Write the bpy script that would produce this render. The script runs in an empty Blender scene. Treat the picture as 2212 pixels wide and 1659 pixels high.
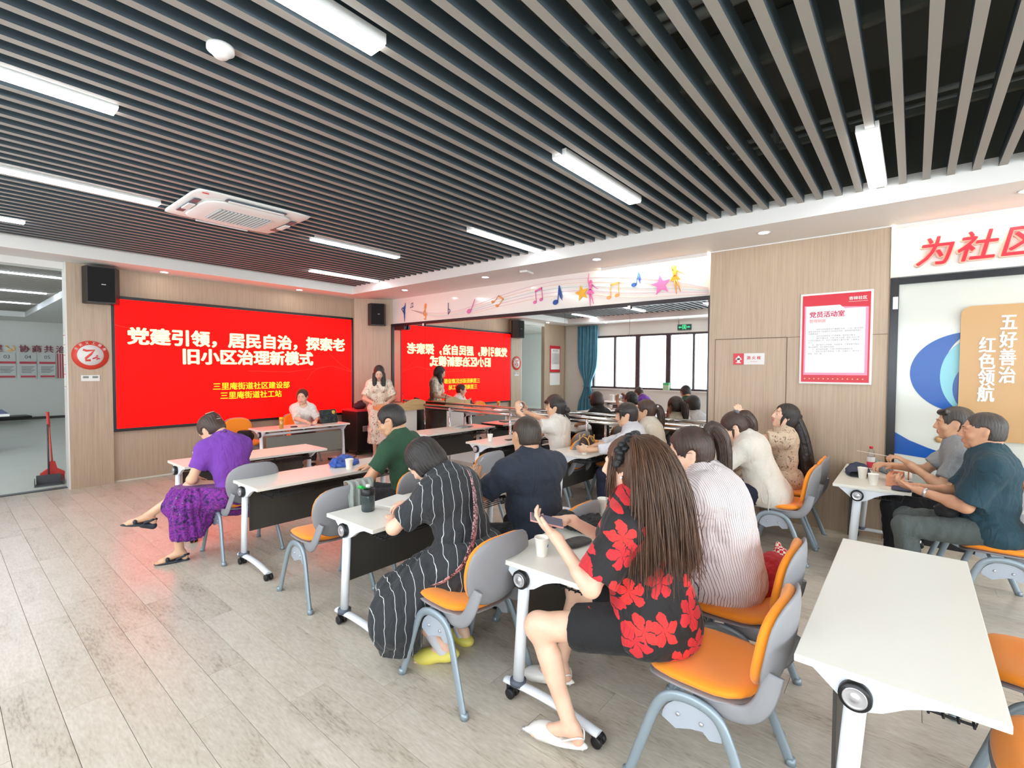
import bpy, bmesh, math, random
import numpy as np
from mathutils import Vector, Matrix
PI = math.pi
random.seed(7)
SC = bpy.context.scene
COL = SC.collection

# ------------------------------------------------------------------ camera
W_, F_ = 2212.0, 1043.5
yaw, pit, rol = .8771, .0317, .0048
fw = Vector((math.sin(yaw)*math.cos(pit), math.cos(yaw)*math.cos(pit), -math.sin(pit)))
rt0 = Vector((math.cos(yaw), -math.sin(yaw), 0)); up0 = rt0.cross(fw)
rt = rt0*math.cos(rol)+up0*math.sin(rol); up = up0*math.cos(rol)-rt0*math.sin(rol)
cd = bpy.data.cameras.new('camera'); cam = bpy.data.objects.new('camera', cd); COL.objects.link(cam)
cam.matrix_world = Matrix(((rt.x, up.x, -fw.x, 0), (rt.y, up.y, -fw.y, 0), (rt.z, up.z, -fw.z, 1.68), (0, 0, 0, 1)))
cd.sensor_width = 36; cd.lens = F_/W_*36; cd.clip_start = .05; cd.clip_end = 200
SC.camera = cam
# ------------------------------------------------------------------ light and exposure
wd = bpy.data.worlds.new('world'); SC.world = wd; wd.use_nodes = True
wn = wd.node_tree.nodes; bgn = wn['Background']
bgn.inputs[0].default_value = (.86, .94, 1, 1); bgn.inputs[1].default_value = 5.0
SC.view_settings.view_transform = 'Standard'; SC.view_settings.look = 'None'
SC.view_settings.exposure = 0.84; SC.view_settings.gamma = 1.0
SC.cycles.use_denoising = True; SC.cycles.max_bounces = 9; SC.cycles.diffuse_bounces = 5
SC.cycles.glossy_bounces = 5; SC.cycles.caustics_reflective = False; SC.cycles.caustics_refractive = False
SC.cycles.sample_clamp_indirect = 6.0
STRIP_E, DOWN_E, SCREEN_E = 14.0, 25.0, 1.8

def area(name, loc, rot, sx, sy, power, col=(1, 1, 1), spread=PI, portal=False):
    l = bpy.data.lights.new(name, 'AREA'); l.shape = 'RECTANGLE'; l.size = sx; l.size_y = sy
    l.energy = power; l.color = col; l.spread = spread
    if portal: l.cycles.is_portal = True
    o = bpy.data.objects.new(name, l); o.location = loc; o.rotation_euler = rot; COL.objects.link(o); return o
area('window_portal', (-1.32, 1.5, 1.9), (0, -PI/2, 0), 1.7, 13, 1, portal=True)
area('rear_portal', (2.5, -4.95, 1.9), (PI/2, 0, 0), 7.0, 1.7, 1, portal=True)  # guides sky light through the opening added in the unseen rear wall

# ------------------------------------------------------------------ materials
def lin(c):
    return tuple(((v/255)/12.92 if v <= 10.3 else ((v/255+.055)/1.055)**2.4) for v in c)+(1,)
def nd(nt, typ, **k):
    n = nt.nodes.new(typ)
    for a, v in k.items(): setattr(n, a, v)
    return n
MATS = {}
def mat(name, col, rough=.5, metal=0, spec=.5, bump=None, var=None, emit=None, alpha=None, trans=0, sheen=0, coat=0):
    """bump=(scale,strength) noise relief; var=(scale,amount) colour variation"""
    if name in MATS: return MATS[name]
    m = bpy.data.materials.new(name); m.use_nodes = True; nt = m.node_tree; b = nt.nodes['Principled BSDF']
    c = lin(col); b.inputs['Base Color'].default_value = c
    b.inputs['Roughness'].default_value = rough; b.inputs['Metallic'].default_value = metal
    b.inputs['Specular IOR Level'].default_value = spec
    if sheen: b.inputs['Sheen Weight'].default_value = sheen
    if coat: b.inputs['Coat Weight'].default_value = coat; b.inputs['Coat Roughness'].default_value = .08
    if trans: b.inputs['Transmission Weight'].default_value = trans
    if alpha is not None: b.inputs['Alpha'].default_value = alpha
    tc = nd(nt, 'ShaderNodeTexCoord')
    if var:
        n = nd(nt, 'ShaderNodeTexNoise'); n.inputs['Scale'].default_value = var[0]; n.inputs['Detail'].default_value = 5
        nt.links.new(tc.outputs['Object'], n.inputs['Vector'])
        r = nd(nt, 'ShaderNodeMapRange'); r.inputs['From Min'].default_value = .3; r.inputs['From Max'].default_value = .7
        r.inputs['To Min'].default_value = 1-var[1]; r.inputs['To Max'].default_value = 1+var[1]
        nt.links.new(n.outputs[0], r.inputs[0])
        v = nd(nt, 'ShaderNodeVectorMath', operation='SCALE'); v.inputs[0].default_value = c[:3]
        nt.links.new(r.outputs[0], v.inputs['Scale']); nt.links.new(v.outputs[0], b.inputs['Base Color'])
    if bump:
        n = nd(nt, 'ShaderNodeTexNoise'); n.inputs['Scale'].default_value = bump[0]; n.inputs['Detail'].default_value = 4
        nt.links.new(tc.outputs['Object'], n.inputs['Vector'])
        bp = nd(nt, 'ShaderNodeBump'); bp.inputs['Strength'].default_value = bump[1]; bp.inputs['Distance'].default_value = .01
        nt.links.new(n.outputs[0], bp.inputs['Height']); nt.links.new(bp.outputs[0], b.inputs['Normal'])
    if emit:
        b.inputs['Emission Color'].default_value = lin(emit[0]); b.inputs['Emission Strength'].default_value = emit[1]
    MATS[name] = m; return m
def nodes_of(m):
    nt = m.node_tree; return nt, nt.nodes['Principled BSDF'], [n for n in nt.nodes if n.type == 'TEX_COORD'][0]
def math_n(nt, op, a, b=None):
    n = nd(nt, 'ShaderNodeMath', operation=op)
    for i, v in enumerate((a, b)):
        if v is None: continue
        if isinstance(v, (int, float)): n.inputs[i].default_value = v
        else: nt.links.new(v, n.inputs[i])
    return n.outputs[0]
def ramp(nt, fac, stops, interp='LINEAR'):
    r = nd(nt, 'ShaderNodeValToRGB'); r.color_ramp.interpolation = interp
    el = r.color_ramp.elements
    while len(el) < len(stops): el.new(.5)
    for e, (p, c) in zip(el, stops): e.position = p; e.color = c
    nt.links.new(fac, r.inputs[0]); return r.outputs[0]

def wood_laminate(name, c1, c2, axis='Z', rough=.45):
    m = mat(name, c1, rough); nt, b, tc = nodes_of(m)
    mp = nd(nt, 'ShaderNodeMapping')
    s = {'Z': (60, 60, 1.6), 'X': (1.6, 60, 60)}[axis]
    mp.inputs['Scale'].default_value = s
    nt.links.new(tc.outputs['Object'], mp.inputs[0])
    n = nd(nt, 'ShaderNodeTexNoise'); n.inputs['Scale'].default_value = 1; n.inputs['Detail'].default_value = 6
    n.inputs['Roughness'].default_value = .7
    nt.links.new(mp.outputs[0], n.inputs['Vector'])
    o = ramp(nt, n.outputs[0], [(.3, lin(c2)), (.62, lin(c1))]); nt.links.new(o, b.inputs['Base Color'])
    return m
M_wood = wood_laminate('beige_wood_laminate', (190, 169, 146), (172, 150, 126))
M_podwood = wood_laminate('podium_wood', (214, 180, 128), (200, 163, 112), 'X', .4)
def floor_mat():
    m = mat('grey_oak_plank', (190, 184, 172), .3); nt, b, tc = nodes_of(m)
    oi = nd(nt, 'ShaderNodeObjectInfo'); off = nd(nt, 'ShaderNodeVectorMath', operation='SCALE')
    off.inputs[0].default_value = (13, 37, 0); nt.links.new(oi.outputs['Random'], off.inputs['Scale'])
    ad = nd(nt, 'ShaderNodeVectorMath', operation='ADD'); nt.links.new(tc.outputs['Object'], ad.inputs[0]); nt.links.new(off.outputs[0], ad.inputs[1])
    mp = nd(nt, 'ShaderNodeMapping'); mp.inputs['Scale'].default_value = (1, .22, 1); nt.links.new(ad.outputs[0], mp.inputs[0])
    w = nd(nt, 'ShaderNodeTexNoise'); w.inputs['Scale'].default_value = 5; w.inputs['Detail'].default_value = 2; nt.links.new(mp.outputs[0], w.inputs['Vector'])
    rings = math_n(nt, 'SINE', math_n(nt, 'MULTIPLY', w.outputs[0], 70))
    n2 = nd(nt, 'ShaderNodeTexNoise'); n2.inputs['Scale'].default_value = 90; n2.inputs['Detail'].default_value = 4; nt.links.new(mp.outputs[0], n2.inputs['Vector'])
    k = nd(nt, 'ShaderNodeTexNoise'); k.inputs['Scale'].default_value = 9; k.inputs['Detail'].default_value = 3; nt.links.new(mp.outputs[0], k.inputs['Vector'])
    kn = ramp(nt, k.outputs[0], [(.36, (1, 1, 1, 1)), (.5, (0, 0, 0, 1))])
    f = math_n(nt, 'ADD', math_n(nt, 'MULTIPLY', rings, .035), math_n(nt, 'MULTIPLY', n2.outputs[0], .7))
    f = math_n(nt, 'SUBTRACT', f, math_n(nt, 'MULTIPLY', kn, .13))
    f = math_n(nt, 'ADD', f, math_n(nt, 'MULTIPLY', oi.outputs['Random'], .14))
    o = ramp(nt, f, [(.08, lin((150, 138, 122))), (.28, lin((190, 180, 164))), (.58, lin((210, 202, 188)))])
    nt.links.new(o, b.inputs['Base Color'])
    bp = nd(nt, 'ShaderNodeBump'); bp.inputs['Strength'].default_value = .12; bp.inputs['Distance'].default_value = .004
    nt.links.new(f, bp.inputs['Height']); nt.links.new(bp.outputs[0], b.inputs['Normal'])
    b.inputs['Roughness'].default_value = .28
    return m
M_floor = floor_mat()
M_white = mat('white_paint', (228, 227, 223), .6)
M_wallgrey = mat('pale_wall_paint', (226, 226, 220), .7)
M_top = mat('white_table_laminate', (233, 231, 221), .3)
M_steelw = mat('white_powder_coat', (236, 240, 246), .35)
M_panel = mat('dark_grey_panel', (72, 68, 63), .5)
M_panelg = mat('mid_grey_panel', (122, 122, 114), .5)
M_black = mat('black_plastic', (22, 22, 24), .4)
M_blackm = mat('black_metal', (26, 26, 28), .35, .3)
M_silver = mat('silver_disc', (205, 205, 210), .3, .7)
M_chrome = mat('chrome_tube', (225, 222, 220), .14, 1)
M_orange = mat('orange_fabric', (252, 148, 20), .75, bump=(320, .15), sheen=.25)
M_shell = mat('grey_chair_shell', (142, 142, 146), .5)
M_leg = mat('blue_grey_leg_tube', (150, 164, 174), .38, .35)
M_brk = mat('pale_bracket_metal', (190, 200, 214), .35, .4)
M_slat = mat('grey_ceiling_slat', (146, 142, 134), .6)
M_slat_shade = mat('shaded_slat_side', (62, 74, 80), .6)  # shade between the slats put into a darker side colour
M_dark = mat('dark_plenum', (74, 76, 68), .9)
M_duct = mat('galvanised_pipe', (120, 122, 116), .6, .3)
M_mirror = mat('mirror_glass', (236, 240, 240), .015, 1)
M_strip = mat('led_strip_glow', (255, 255, 255), .5, emit=((250, 252, 255), STRIP_E))
M_down = mat('downlight_glow', (255, 255, 255), .5, emit=((255, 246, 236), DOWN_E))
M_paper = mat('white_paper', (244, 242, 236), .7)
M_cup = mat('white_paper_cup', (246, 243, 232), .55)
M_glass = mat('window_glass', (235, 245, 248), .02, alpha=.12)
M_wframe = mat('dark_window_frame', (52, 42, 44), .4)
M_curtain = mat('teal_blue_curtain', (92, 150, 172), .8, var=(6, .12))
M_red = mat('sign_red', (206, 32, 52), .35)
M_gold = mat('gold_foil', (226, 180, 110), .35, .5)

# ------------------------------------------------------------------ mesh helpers
def meta(o, label=None, cat=None, group=None, kind=None):
    if label: o['label'] = label
    if cat: o['category'] = cat
    if group: o['group'] = group
    if kind: o['kind'] = kind
    return o
def empty(name, loc=(0, 0, 0), rz=0, label=None, cat=None, group=None):
    o = bpy.data.objects.new(name, None); o.location = loc; o.rotation_euler = (0, 0, rz)
    o.empty_display_size = .1; COL.objects.link(o); return meta(o, label, cat, group)
def link(name, me, m=None, parent=None, smooth=None):
    me.name = name
    if m is not None:
        for q in (m if isinstance(m, (list, tuple)) else [m]): me.materials.append(q)
    o = bpy.data.objects.new(name, me); COL.objects.link(o)
    if parent: o.parent = parent
    return o
class B:
    """collects shapes into one bmesh"""
    def __init__(s): s.b = bmesh.new(); s.mi = 0
    def faces(s, vs, fs, smooth=False):
        v = [s.b.verts.new(p) for p in vs]
        for f in fs:
            try: q = s.b.faces.new([v[i] for i in f]); q.smooth = smooth; q.material_index = s.mi
            except ValueError: pass
        return s
    def box(s, x0, x1, y0, y1, z0, z1, bev=0, M=None):
        if bev:
            t = bmesh.new(); bmesh.ops.create_cube(t, size=1)
            for v in t.verts: v.co = Vector(((x0+x1)/2+v.co.x*(x1-x0), (y0+y1)/2+v.co.y*(y1-y0), (z0+z1)/2+v.co.z*(z1-z0)))
            bmesh.ops.bevel(t, geom=t.edges[:], offset=bev, segments=2, affect='EDGES', profile=.6)
            t.verts.index_update(); vs = [M @ v.co if M else v.co.copy() for v in t.verts]; fs = [[v.index for v in f.verts] for f in t.faces]
            t.free(); return s.faces(vs, fs)
        vs = [(x, y, z) for z in (z0, z1) for y in (y0, y1) for x in (x0, x1)]
        if M: vs = [M @ Vector(v) for v in vs]
        return s.faces(vs, [(0, 2, 3, 1), (4, 5, 7, 6), (0, 1, 5, 4), (2, 6, 7, 3), (0, 4, 6, 2), (1, 3, 7, 5)])
    def tube(s, pts, r, n=10, cap=True, flat=None, rs=None, updir=None):
        """swept tube; flat=(a,b) elliptical half sizes (a along the side vector)"""
        P = [Vector(p) for p in pts]; rings = []; prev = None
        for i, p in enumerate(P):
            d = (P[min(i+1, len(P)-1)]-P[max(i-1, 0)]).normalized()
            if prev is None:
                a = Vector(updir) if updir else (Vector((0, 0, 1)) if abs(d.z) < .9 else Vector((1, 0, 0)))
                sd = d.cross(a).normalized()
            else: sd = (prev-d*prev.dot(d)).normalized()
            prev = sd; u = sd.cross(d).normalized()
            ra, rb = flat if flat else (r, r)
            if rs: ra = rb = rs[i]
            rings.append([p+sd*math.cos(2*PI*k/n)*ra+u*math.sin(2*PI*k/n)*rb for k in range(n)])
        vs = [v for R in rings for v in R]; m = len(rings)
        fs = [(i*n+k, i*n+(k+1) % n, (i+1)*n+(k+1) % n, (i+1)*n+k) for i in range(m-1) for k in range(n)]
        s.faces(vs, fs, True)
        if cap: s.faces(rings[0], [tuple(range(n-1, -1, -1))]); s.faces(rings[-1], [tuple(range(n))])
        return s
    def lathe(s, prof, c=(0, 0, 0), n=24, M=None, caps=True):
        vs = []; m = len(prof)
        for (r, z) in prof:
            for k in range(n):
                p = Vector((r*math.cos(2*PI*k/n), r*math.sin(2*PI*k/n), z))
                vs.append((M @ p if M else p)+Vector(c))
        fs = [(i*n+k, i*n+(k+1) % n, (i+1)*n+(k+1) % n, (i+1)*n+k) for i in range(m-1) for k in range(n)]
        s.faces(vs, fs, True)
        for j, rv in ((0, True), (m-1, False)):
            if caps and prof[j][0] > 1e-6:
                r = [vs[j*n+k] for k in range(n)]; s.faces(r, [tuple(range(n-1, -1, -1)) if rv else tuple(range(n))])
        return s
    def prism(s, poly, h, M=None):
        """poly in xy, extruded 0..h in z, placed by M"""
        n = len(poly); vs = [Vector((x, y, 0)) for x, y in poly]+[Vector((x, y, h)) for x, y in poly]
        if M: vs = [M @ v for v in vs]
        return s.faces(vs, [tuple(range(n-1, -1, -1)), tuple(range(n, 2*n))]+[(i, (i+1) % n, n+(i+1) % n, n+i) for i in range(n)])
    def pad(s, fx, n=32, rings=7, t=.02, ex=4.0, w=1.0, d=1.0, M=None):
        """closed squircle cushion: fx maps (x,y,side z)->point"""
        idx = []; vs = []
        def pt(r, a, sg):
            c, q = math.cos(a), math.sin(a); R = (abs(c)**ex+abs(q)**ex)**(-1/ex)
            x, y = c*R*r*w, q*R*r*d; z = sg*t*math.sqrt(max(0, 1-r**5))
            return fx(x, y, z)
        R = [i/rings for i in range(1, rings)]+[.96, 1.0]
        vs.append(pt(0, 0, 1))
        for r in R: vs += [pt(r, 2*PI*k/n, 1) for k in range(n)]
        for r in R[::-1][1:]: vs += [pt(r, 2*PI*k/n, -1) for k in range(n)]
        vs.append(pt(0, 0, -1)); L = 2*len(R)-1
        fs = [(0, 1+k, 1+(k+1) % n) for k in range(n)]
        for i in range(L-1): fs += [(1+i*n+k, 1+(i+1)*n+k, 1+(i+1)*n+(k+1) % n, 1+i*n+(k+1) % n) for k in range(n)]
        e = 1+(L-1)*n; z = len(vs)-1
        fs += [(e+k, z, e+(k+1) % n) for k in range(n)]
        if M: vs = [M @ Vector(v) for v in vs]
        return s.faces(vs, fs, True)
    def ball(s, c, r, n=12, M=None):
        rr = r if isinstance(r, (tuple, list)) else (r, r, r)
        vs = []; fs = []; m = n//2
        for i in range(m+1):
            th = PI*i/m
            for k in range(n):
                p = Vector((rr[0]*math.sin(th)*math.cos(2*PI*k/n), rr[1]*math.sin(th)*math.sin(2*PI*k/n), rr[2]*math.cos(th)))
                vs.append((M @ p if M else p)+Vector(c))
        for i in range(m):
            for k in range(n): fs.append((i*n+k, (i+1)*n+k, (i+1)*n+(k+1) % n, i*n+(k+1) % n))
        return s.faces(vs, fs, True)
    def mesh(s):
        bmesh.ops.remove_doubles(s.b, verts=s.b.verts[:], dist=1e-6)
        bmesh.ops.recalc_face_normals(s.b, faces=s.b.faces[:])
        me = bpy.data.meshes.new('m'); s.b.to_mesh(me); s.b.free(); return me
    def obj(s, name, m=None, parent=None, loc=None, rz=None):
        o = link(name, s.mesh(), m, parent)
        if loc is not None: o.location = loc
        if rz is not None: o.rotation_euler = (0, 0, rz)
        return o
def copy_tree(o, parent=None):
    c = o.copy(); COL.objects.link(c)
    if parent: c.parent = parent
    for ch in list(o.children): copy_tree(ch, c)
    return c
def struct(o): o['kind'] = 'structure'; return o
def boxobj(name, x0, x1, y0, y1, z0, z1, m, parent=None, bev=0):
    return B().box(x0, x1, y0, y1, z0, z1, bev).obj(name, m, parent)

def text(name, body, size, M, m, parent=None, ext=.003, bold=.0, shear=0, spacing=1.0, line=1.0, align='CENTER', sx=1.0):
    c = bpy.data.curves.new(name, 'FONT'); c.body = body; c.size = size; c.extrude = ext; c.shear = shear
    c.align_x = align; c.align_y = 'CENTER'; c.space_character = spacing; c.space_line = line; c.resolution_u = 3
    t = bpy.data.objects.new(name, c); COL.objects.link(t)
    bpy.context.view_layer.update()
    me = bpy.data.meshes.new_from_object(t.evaluated_get(bpy.context.evaluated_depsgraph_get()))
    bpy.data.objects.remove(t)
    me.transform(M @ Matrix.Diagonal((sx, 1, 1, 1)))
    if bold > .0005:      # heavier strokes: the glyph repeated a hair aside
        b = bmesh.new(); zx = (M.to_3x3() @ Vector((1, 0, 0))); zy = (M.to_3x3() @ Vector((0, 1, 0))); zz = zx.cross(zy)
        for k in range(9):
            q = me.copy(); a = k*PI/4; r = 0 if k == 8 else bold
            q.transform(Matrix.Translation(zx*math.cos(a)*r+zy*math.sin(a)*r*.7+zz*k*.00004)); b.from_mesh(q); bpy.data.meshes.remove(q)
        b.to_mesh(me); b.free()
    me.materials.clear(); return link(name, me, m, parent)
def face_mat(o, xa, ya):
    """matrix: local x->xa, y->ya, z->xa cross ya, at o"""
    xa, ya = Vector(xa), Vector(ya); za = xa.cross(ya)
    return Matrix(((xa.x, ya.x, za.x, o[0]), (xa.y, ya.y, za.y, o[1]), (xa.z, ya.z, za.z, o[2]), (0, 0, 0, 1)))
# wall frames: front wall faces -Y (x right), right wall faces -X (reading direction -Y)
def onfront(x, y, z): return face_mat((x, y, z), (1, 0, 0), (0, 0, 1))
def onright(x, y, z): return face_mat((x, y, z), (0, -1, 0), (0, 0, 1))

# ================================================================== ROOM
ZS, ZL = 3.09, 3.23           # soffit, underside of slats
XR, XP, YF, XW = 6.12, 6.02, 8.9, -1.25
# floor: base plus single planks
flo = struct(boxobj('floor', XW-.3, 6.5, -5.2, 9.02, -.06, -.012, mat('floor_joint', (146, 137, 124), .8)))
pw, pl = .187, 1.22
pm = B().box(-pw/2+.0009, pw/2-.0009, -pl/2+.0009, pl/2-.0009, -.012, 0, .0012).mesh()
pm.materials.append(M_floor)
cells = []
for i in range(int((6.4-XW)/pw)+1):
    x = .37-9*pw+pw*(i+.5); offy = [0, .47, .81, .26, 1.03][i % 5]
    for j in range(12):
        y = -4.6+offy+pl*j
        if y-pl/2 > 9.0 or y < -5: continue
        cells.append((x, y))
def seen(x, y):
    d = x*fw.x+y*fw.y; s = x*rt.x+y*rt.y
    return d > .6 and abs(s) < d*1.12+.5 and d*0+(x*x+y*y)**.5 > 1.2
vis = sorted([c for c in cells if seen(*c)], key=lambda c: c[0]**2+c[1]**2)
vis = [c for c in vis if c[1]+pl/2 < 8.98]
near = vis[:290]; rest = [c for c in cells if c not in set(near)]
for x, y in near:
    o = bpy.data.objects.new('plank', pm); o.location = (x, min(y, 8.98-pl/2) if y+pl/2 > 8.98 else y, 0); o.parent = flo; COL.objects.link(o)
rb = B()
for x, y in rest:
    y1 = min(y+pl/2, 9.0); rb.box(x-pw/2+.0009, x+pw/2-.0009, y-pl/2+.0009, y1, -.012, 0)
o = rb.obj('floor_planking', M_floor, flo); o['kind'] = 'stuff'
# next room
M_floor2 = mat('grey_sheet_floor', (206, 208, 200), .3, var=(1.5, .04))
struct(boxobj('floor', -5, 5, 9.02, 21.6, -.06, 0, M_floor2))
struct(boxobj('trim_threshold', -.1, 1.2, 8.96, 9.06, 0, .012, mat('dark_threshold', (70, 72, 76), .4)))
struct(boxobj('wall_next_room_far', -5, 5, 21.5, 21.6, 0, 3.4, M_wallgrey))
struct(boxobj('baseboard_next_room', -5, 5, 21.47, 21.5, 0, .08, M_panel))
struct(boxobj('wall_next_room_left', -5.1, -5, 9, 21.6, 0, 3.4, M_wallgrey))
struct(boxobj('wall_next_room_right', 5, 5.1, 9, 21.6, 0, 3.4, M_wallgrey))
cn = struct(boxobj('ceiling_next_room', -5, 5, 9.0, 21.6, 3.75, 3.8, M_dark))
for q in ((-5, 5, 9.0, 9.75), (-5, 5, 19.6, 21.5), (1.75, 5, 9.75, 19.6)):
    boxobj('soffit', q[0], q[1], q[2], q[3], ZS, 3.3, M_white, cn)
sb = B()
for j in range(66): sb.box(-5, 1.75, 9.85+j*.147, 9.9+j*.147, ZL, ZL+.1)
o = sb.obj('slat', M_slat, cn); o['kind'] = 'stuff'
for j, y in enumerate((11.5, 14.2, 16.8)):
    t = empty('strip_light', (.4, y, ZL-.02), 0, ['thin glowing light line on next room ceiling, nearest the opening', 'middle thin light line on the next room slat ceiling', 'thin light line on next room ceiling nearest its far wall'][j], 'ceiling light', 'light lines of the next room')
    B().box(-1.4, 1.2, -.02, .02, 0, .03).obj('diffuser', mat('dim_strip_glow', (255, 255, 255), .5, emit=((225, 240, 255), 26)), t)
# walls of the meeting room
wf = struct(boxobj('wall_front', 1.2, 6.3, YF, 9.02, 0, 3.4, M_wood))
wp = struct(boxobj('wall_front_pier', 1.19, 1.66, 8.83, YF, 0, ZS, M_wood))
boxobj('side_cladding', 1.175, 1.19, 8.83, 9.03, 0, ZS, M_white, wp)
pr = struct(B().prism([(5.54, 8.9), (5.54, 8.8), (6.12, 8.3), (6.12, 8.9)], ZS).obj('wall_front_column', M_wood))
struct(boxobj('wall_front_left', XW, -.05, YF, 9.02, 0, 3.4, M_wood))
struct(boxobj('wall_opening_header', -.05, 1.2, YF, 9.02, 3.0, 3.4, M_white))
struct(boxobj('baseboard_front', 1.66, 5.54, YF-.008, YF, 0, .02, mat('pale_seal_line', (222, 216, 206), .5)))
wr = struct(boxobj('wall_right', XR+.03, 6.3, -5, 8.9, 0, 3.4, M_white))
mm = mat('glossy_white_mural_panel', (240, 236, 230), .12, coat=.3)
boxobj('mural_panel', XR, XR+.03, 1.9, 8.3, 2.58, ZS, mm, wr)
boxobj('upper_panel', XR, XR+.03, -5, .2, 2.6, ZS, M_white, wr)
boxobj('lower_cladding', XR, XR+.03, 1.9, 8.3, 0, .38, M_white, wr)
# wooden pillar with service door
pil = struct(boxobj('wall_pillar', XP, XR+.03, .2, 1.91, 0, ZS, M_wood))
M_gap = mat('panel_joint', (120, 102, 84), .8)
gb = B()
gb.box(XP-.002, XP, .2, 1.08, 2.036, 2.042)
gb.obj('panel_joint', M_gap, pil)
dj = B(); dj.box(XP-.002, XP, 1.075, 1.085, 0, 2.04).box(XP-.002, XP, 1.08, 1.84, 2.035, 2.045).box(XP-.002, XP, 1.835, 1.842, 0, 2.04)
dr = dj.obj('service_door_joint', M_gap, pil)
boxobj('corner_strip', XP-.006, XP+.004, .2, .206, 0, ZS, M_gap, pil)
boxobj('top_bead', XP-.01, XP, .2, 1.91, ZS-.012, ZS, M_white, pil)
# window wall (left, behind and beside the camera, seen in the mirror)
YW0, YW1, ZB, ZT = -4.6, 8.0, 1.05, 2.72
wl = struct(boxobj('wall_left', XW-.15, XW, -5, 8.9, 0, ZB, M_wallgrey))
struct(boxobj('wall_left_upper', XW-.15, XW, -5, 8.9, ZT, 3.4, M_wallgrey))
struct(boxobj('wall_left_pier', XW-.15, XW, YW1, 8.9, ZB, ZT, M_wallgrey))
struct(boxobj('window_sill', XW-.15, XW+.06, -4.9, 8.02, ZB, ZB+.03, M_white))
wy = [8.0, 7.86, 7.11, 6.36, 5.42, 4.7, 3.98, 3.05, 2.3, 1.55, .6, -.15, -.9, -1.85, -2.6, -3.35, -4.5]
wi = struct(empty('window_1')); wi['kind'] = 'structure'
fb = B().box(XW-.1, XW-.03, -4.6, 8.0, ZT-.06, ZT).box(XW-.1, XW-.03, -4.6, 8.0, ZB+.03, ZB+.09).obj('window_frame', M_wframe, wi)
for y in wy:
    w = .07 if y in (6.36, 5.42, 3.05, .6, -1.85) else .03
    boxobj('mullion', XW-.1, XW-.02, y-w, y+w, ZB+.09, ZT-.06, M_wframe, wi)
for a, b in zip(wy[:-1], wy[1:]):
    if a-b > .3: boxobj('pane', XW-.068, XW-.062, b+.03, a-.03, ZB+.09, ZT-.06, M_glass, wi)
# unseen rear wall; the open band is added to let sky light in
struct(boxobj('wall_rear', XW, 6.3, -5.1, -5, 0, 1.05, M_wallgrey)); struct(boxobj('wall_rear_upper', XW, 6.3, -5.1, -5, 2.75, 3.4, M_wallgrey))
# ceiling
ce = struct(boxobj('ceiling', XW-.1, 6.3, -5, 9.0, 3.8, 3.86, M_dark))
for q in ((5.2, 6.3, -5, 9.0), (XW, 5.2, 8.3, 9.75), (XW, -.45, -5, 8.3)):
    boxobj('soffit', q[0], q[1], q[2], q[3] if q[3] < 9.5 else 9.0, ZS, 3.3, M_white, ce)
sm = B().box(-.45, 5.2, -.025, .025, 0, .1).mesh(); sm.materials.append(M_slat); sm.materials.append(M_slat_shade)
for p in sm.polygons: p.material_index = 0 if p.normal.z < -.5 else 1  # every face but the underside takes the painted shade tone
for q in ((5.2, 5.26, -5, 9.0), (XW, 5.2, 8.3, 8.36), (-.51, -.45, -5, 8.3)): boxobj('plenum_side', *q, 3.3, 3.8, M_dark, ce)
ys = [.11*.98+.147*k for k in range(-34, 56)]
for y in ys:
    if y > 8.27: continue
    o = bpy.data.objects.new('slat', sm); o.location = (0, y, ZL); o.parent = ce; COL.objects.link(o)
for x in (.5, 1.7, 2.9, 4.1): boxobj('runner', x-.02, x+.02, -5, 8.3, ZL+.1, ZL+.14, M_dark, ce)
for x, z, r in ((2.45, 3.62, .03), (2.58, 3.6, .03), (2.72, 3.63, .045), (4.5, 3.62, .02), (4.62, 3.6, .02), (1.2, 3.6, .04)):
    B().tube([(x, -5, z), (x, 8.3, z)], r, 8).obj('pipe', M_duct, ce)
for y in (1.0, 4.2): boxobj('duct', 3.2, 3.7, y-1.2, y+1.2, 3.5, 3.78, mat('dark_duct', (70, 72, 66), .8), ce)
for x, y in ((3.4, -.6), (2.2, .4), (4.4, .9)): boxobj('hanger', x-.06, x+.06, y-.01, y+.01, 3.4, 3.8, M_duct, ce)

# LED strips
strips = [((3.88, 5.10), .27, 'glowing light strip above the wooden pillar and white lettering'),
 ((2.95, 4.2), 2.02, 'glowing light strip in the middle of the slat ceiling'),
 ((.2, 1.42), 2.03, 'glowing light strip at the top edge of the photo, nearest the camera'),
 ((3.87, 5.12), 3.83, 'glowing light strip meeting the soffit above the yellow star mural'),
 ((-.5, .75), 3.74, 'glowing light strip at the left, one row before the air conditioner'),
 ((.1, 1.42), 5.55, 'glowing light strip beside the air conditioner'),
 ((2.95, 4.2), 5.58, 'glowing light strip to the right of the air conditioner'),
 ((3.88, 5.12), 7.4, 'glowing light strip nearest the corner by the small loudspeaker'),
 ((-.45, .68), 7.38, 'short glowing light strip at far left above the opening'),
 ((-.45, .0), .27, 'light strip over the window side seen in the mirror'),
 ((2.95, 4.2), -1.5, 'light strip behind the camera over the back rows'),
 ((.2, 1.42), -1.5, 'light strip behind the camera on the window side'),
 ((2.95, 4.2), -3.8, 'light strip nearest the rear wall'), ((.2, 1.42), -3.8, 'light strip nearest the rear corner on the window side')]
for (a, b), y, lab in strips:
    t = empty('strip_light', ((a+b)/2, y, ZL-.02), 0, lab, 'ceiling light', 'LED light strips of the slat ceiling')
    h = (b-a)/2
    B().box(-h, h, -.062, .062, .012, .06, .003).obj('housing', M_white, t)
    B().box(-h+.004, h-.004, -.056, .056, 0, .014, .004).obj('diffuser', M_strip, t)
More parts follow.
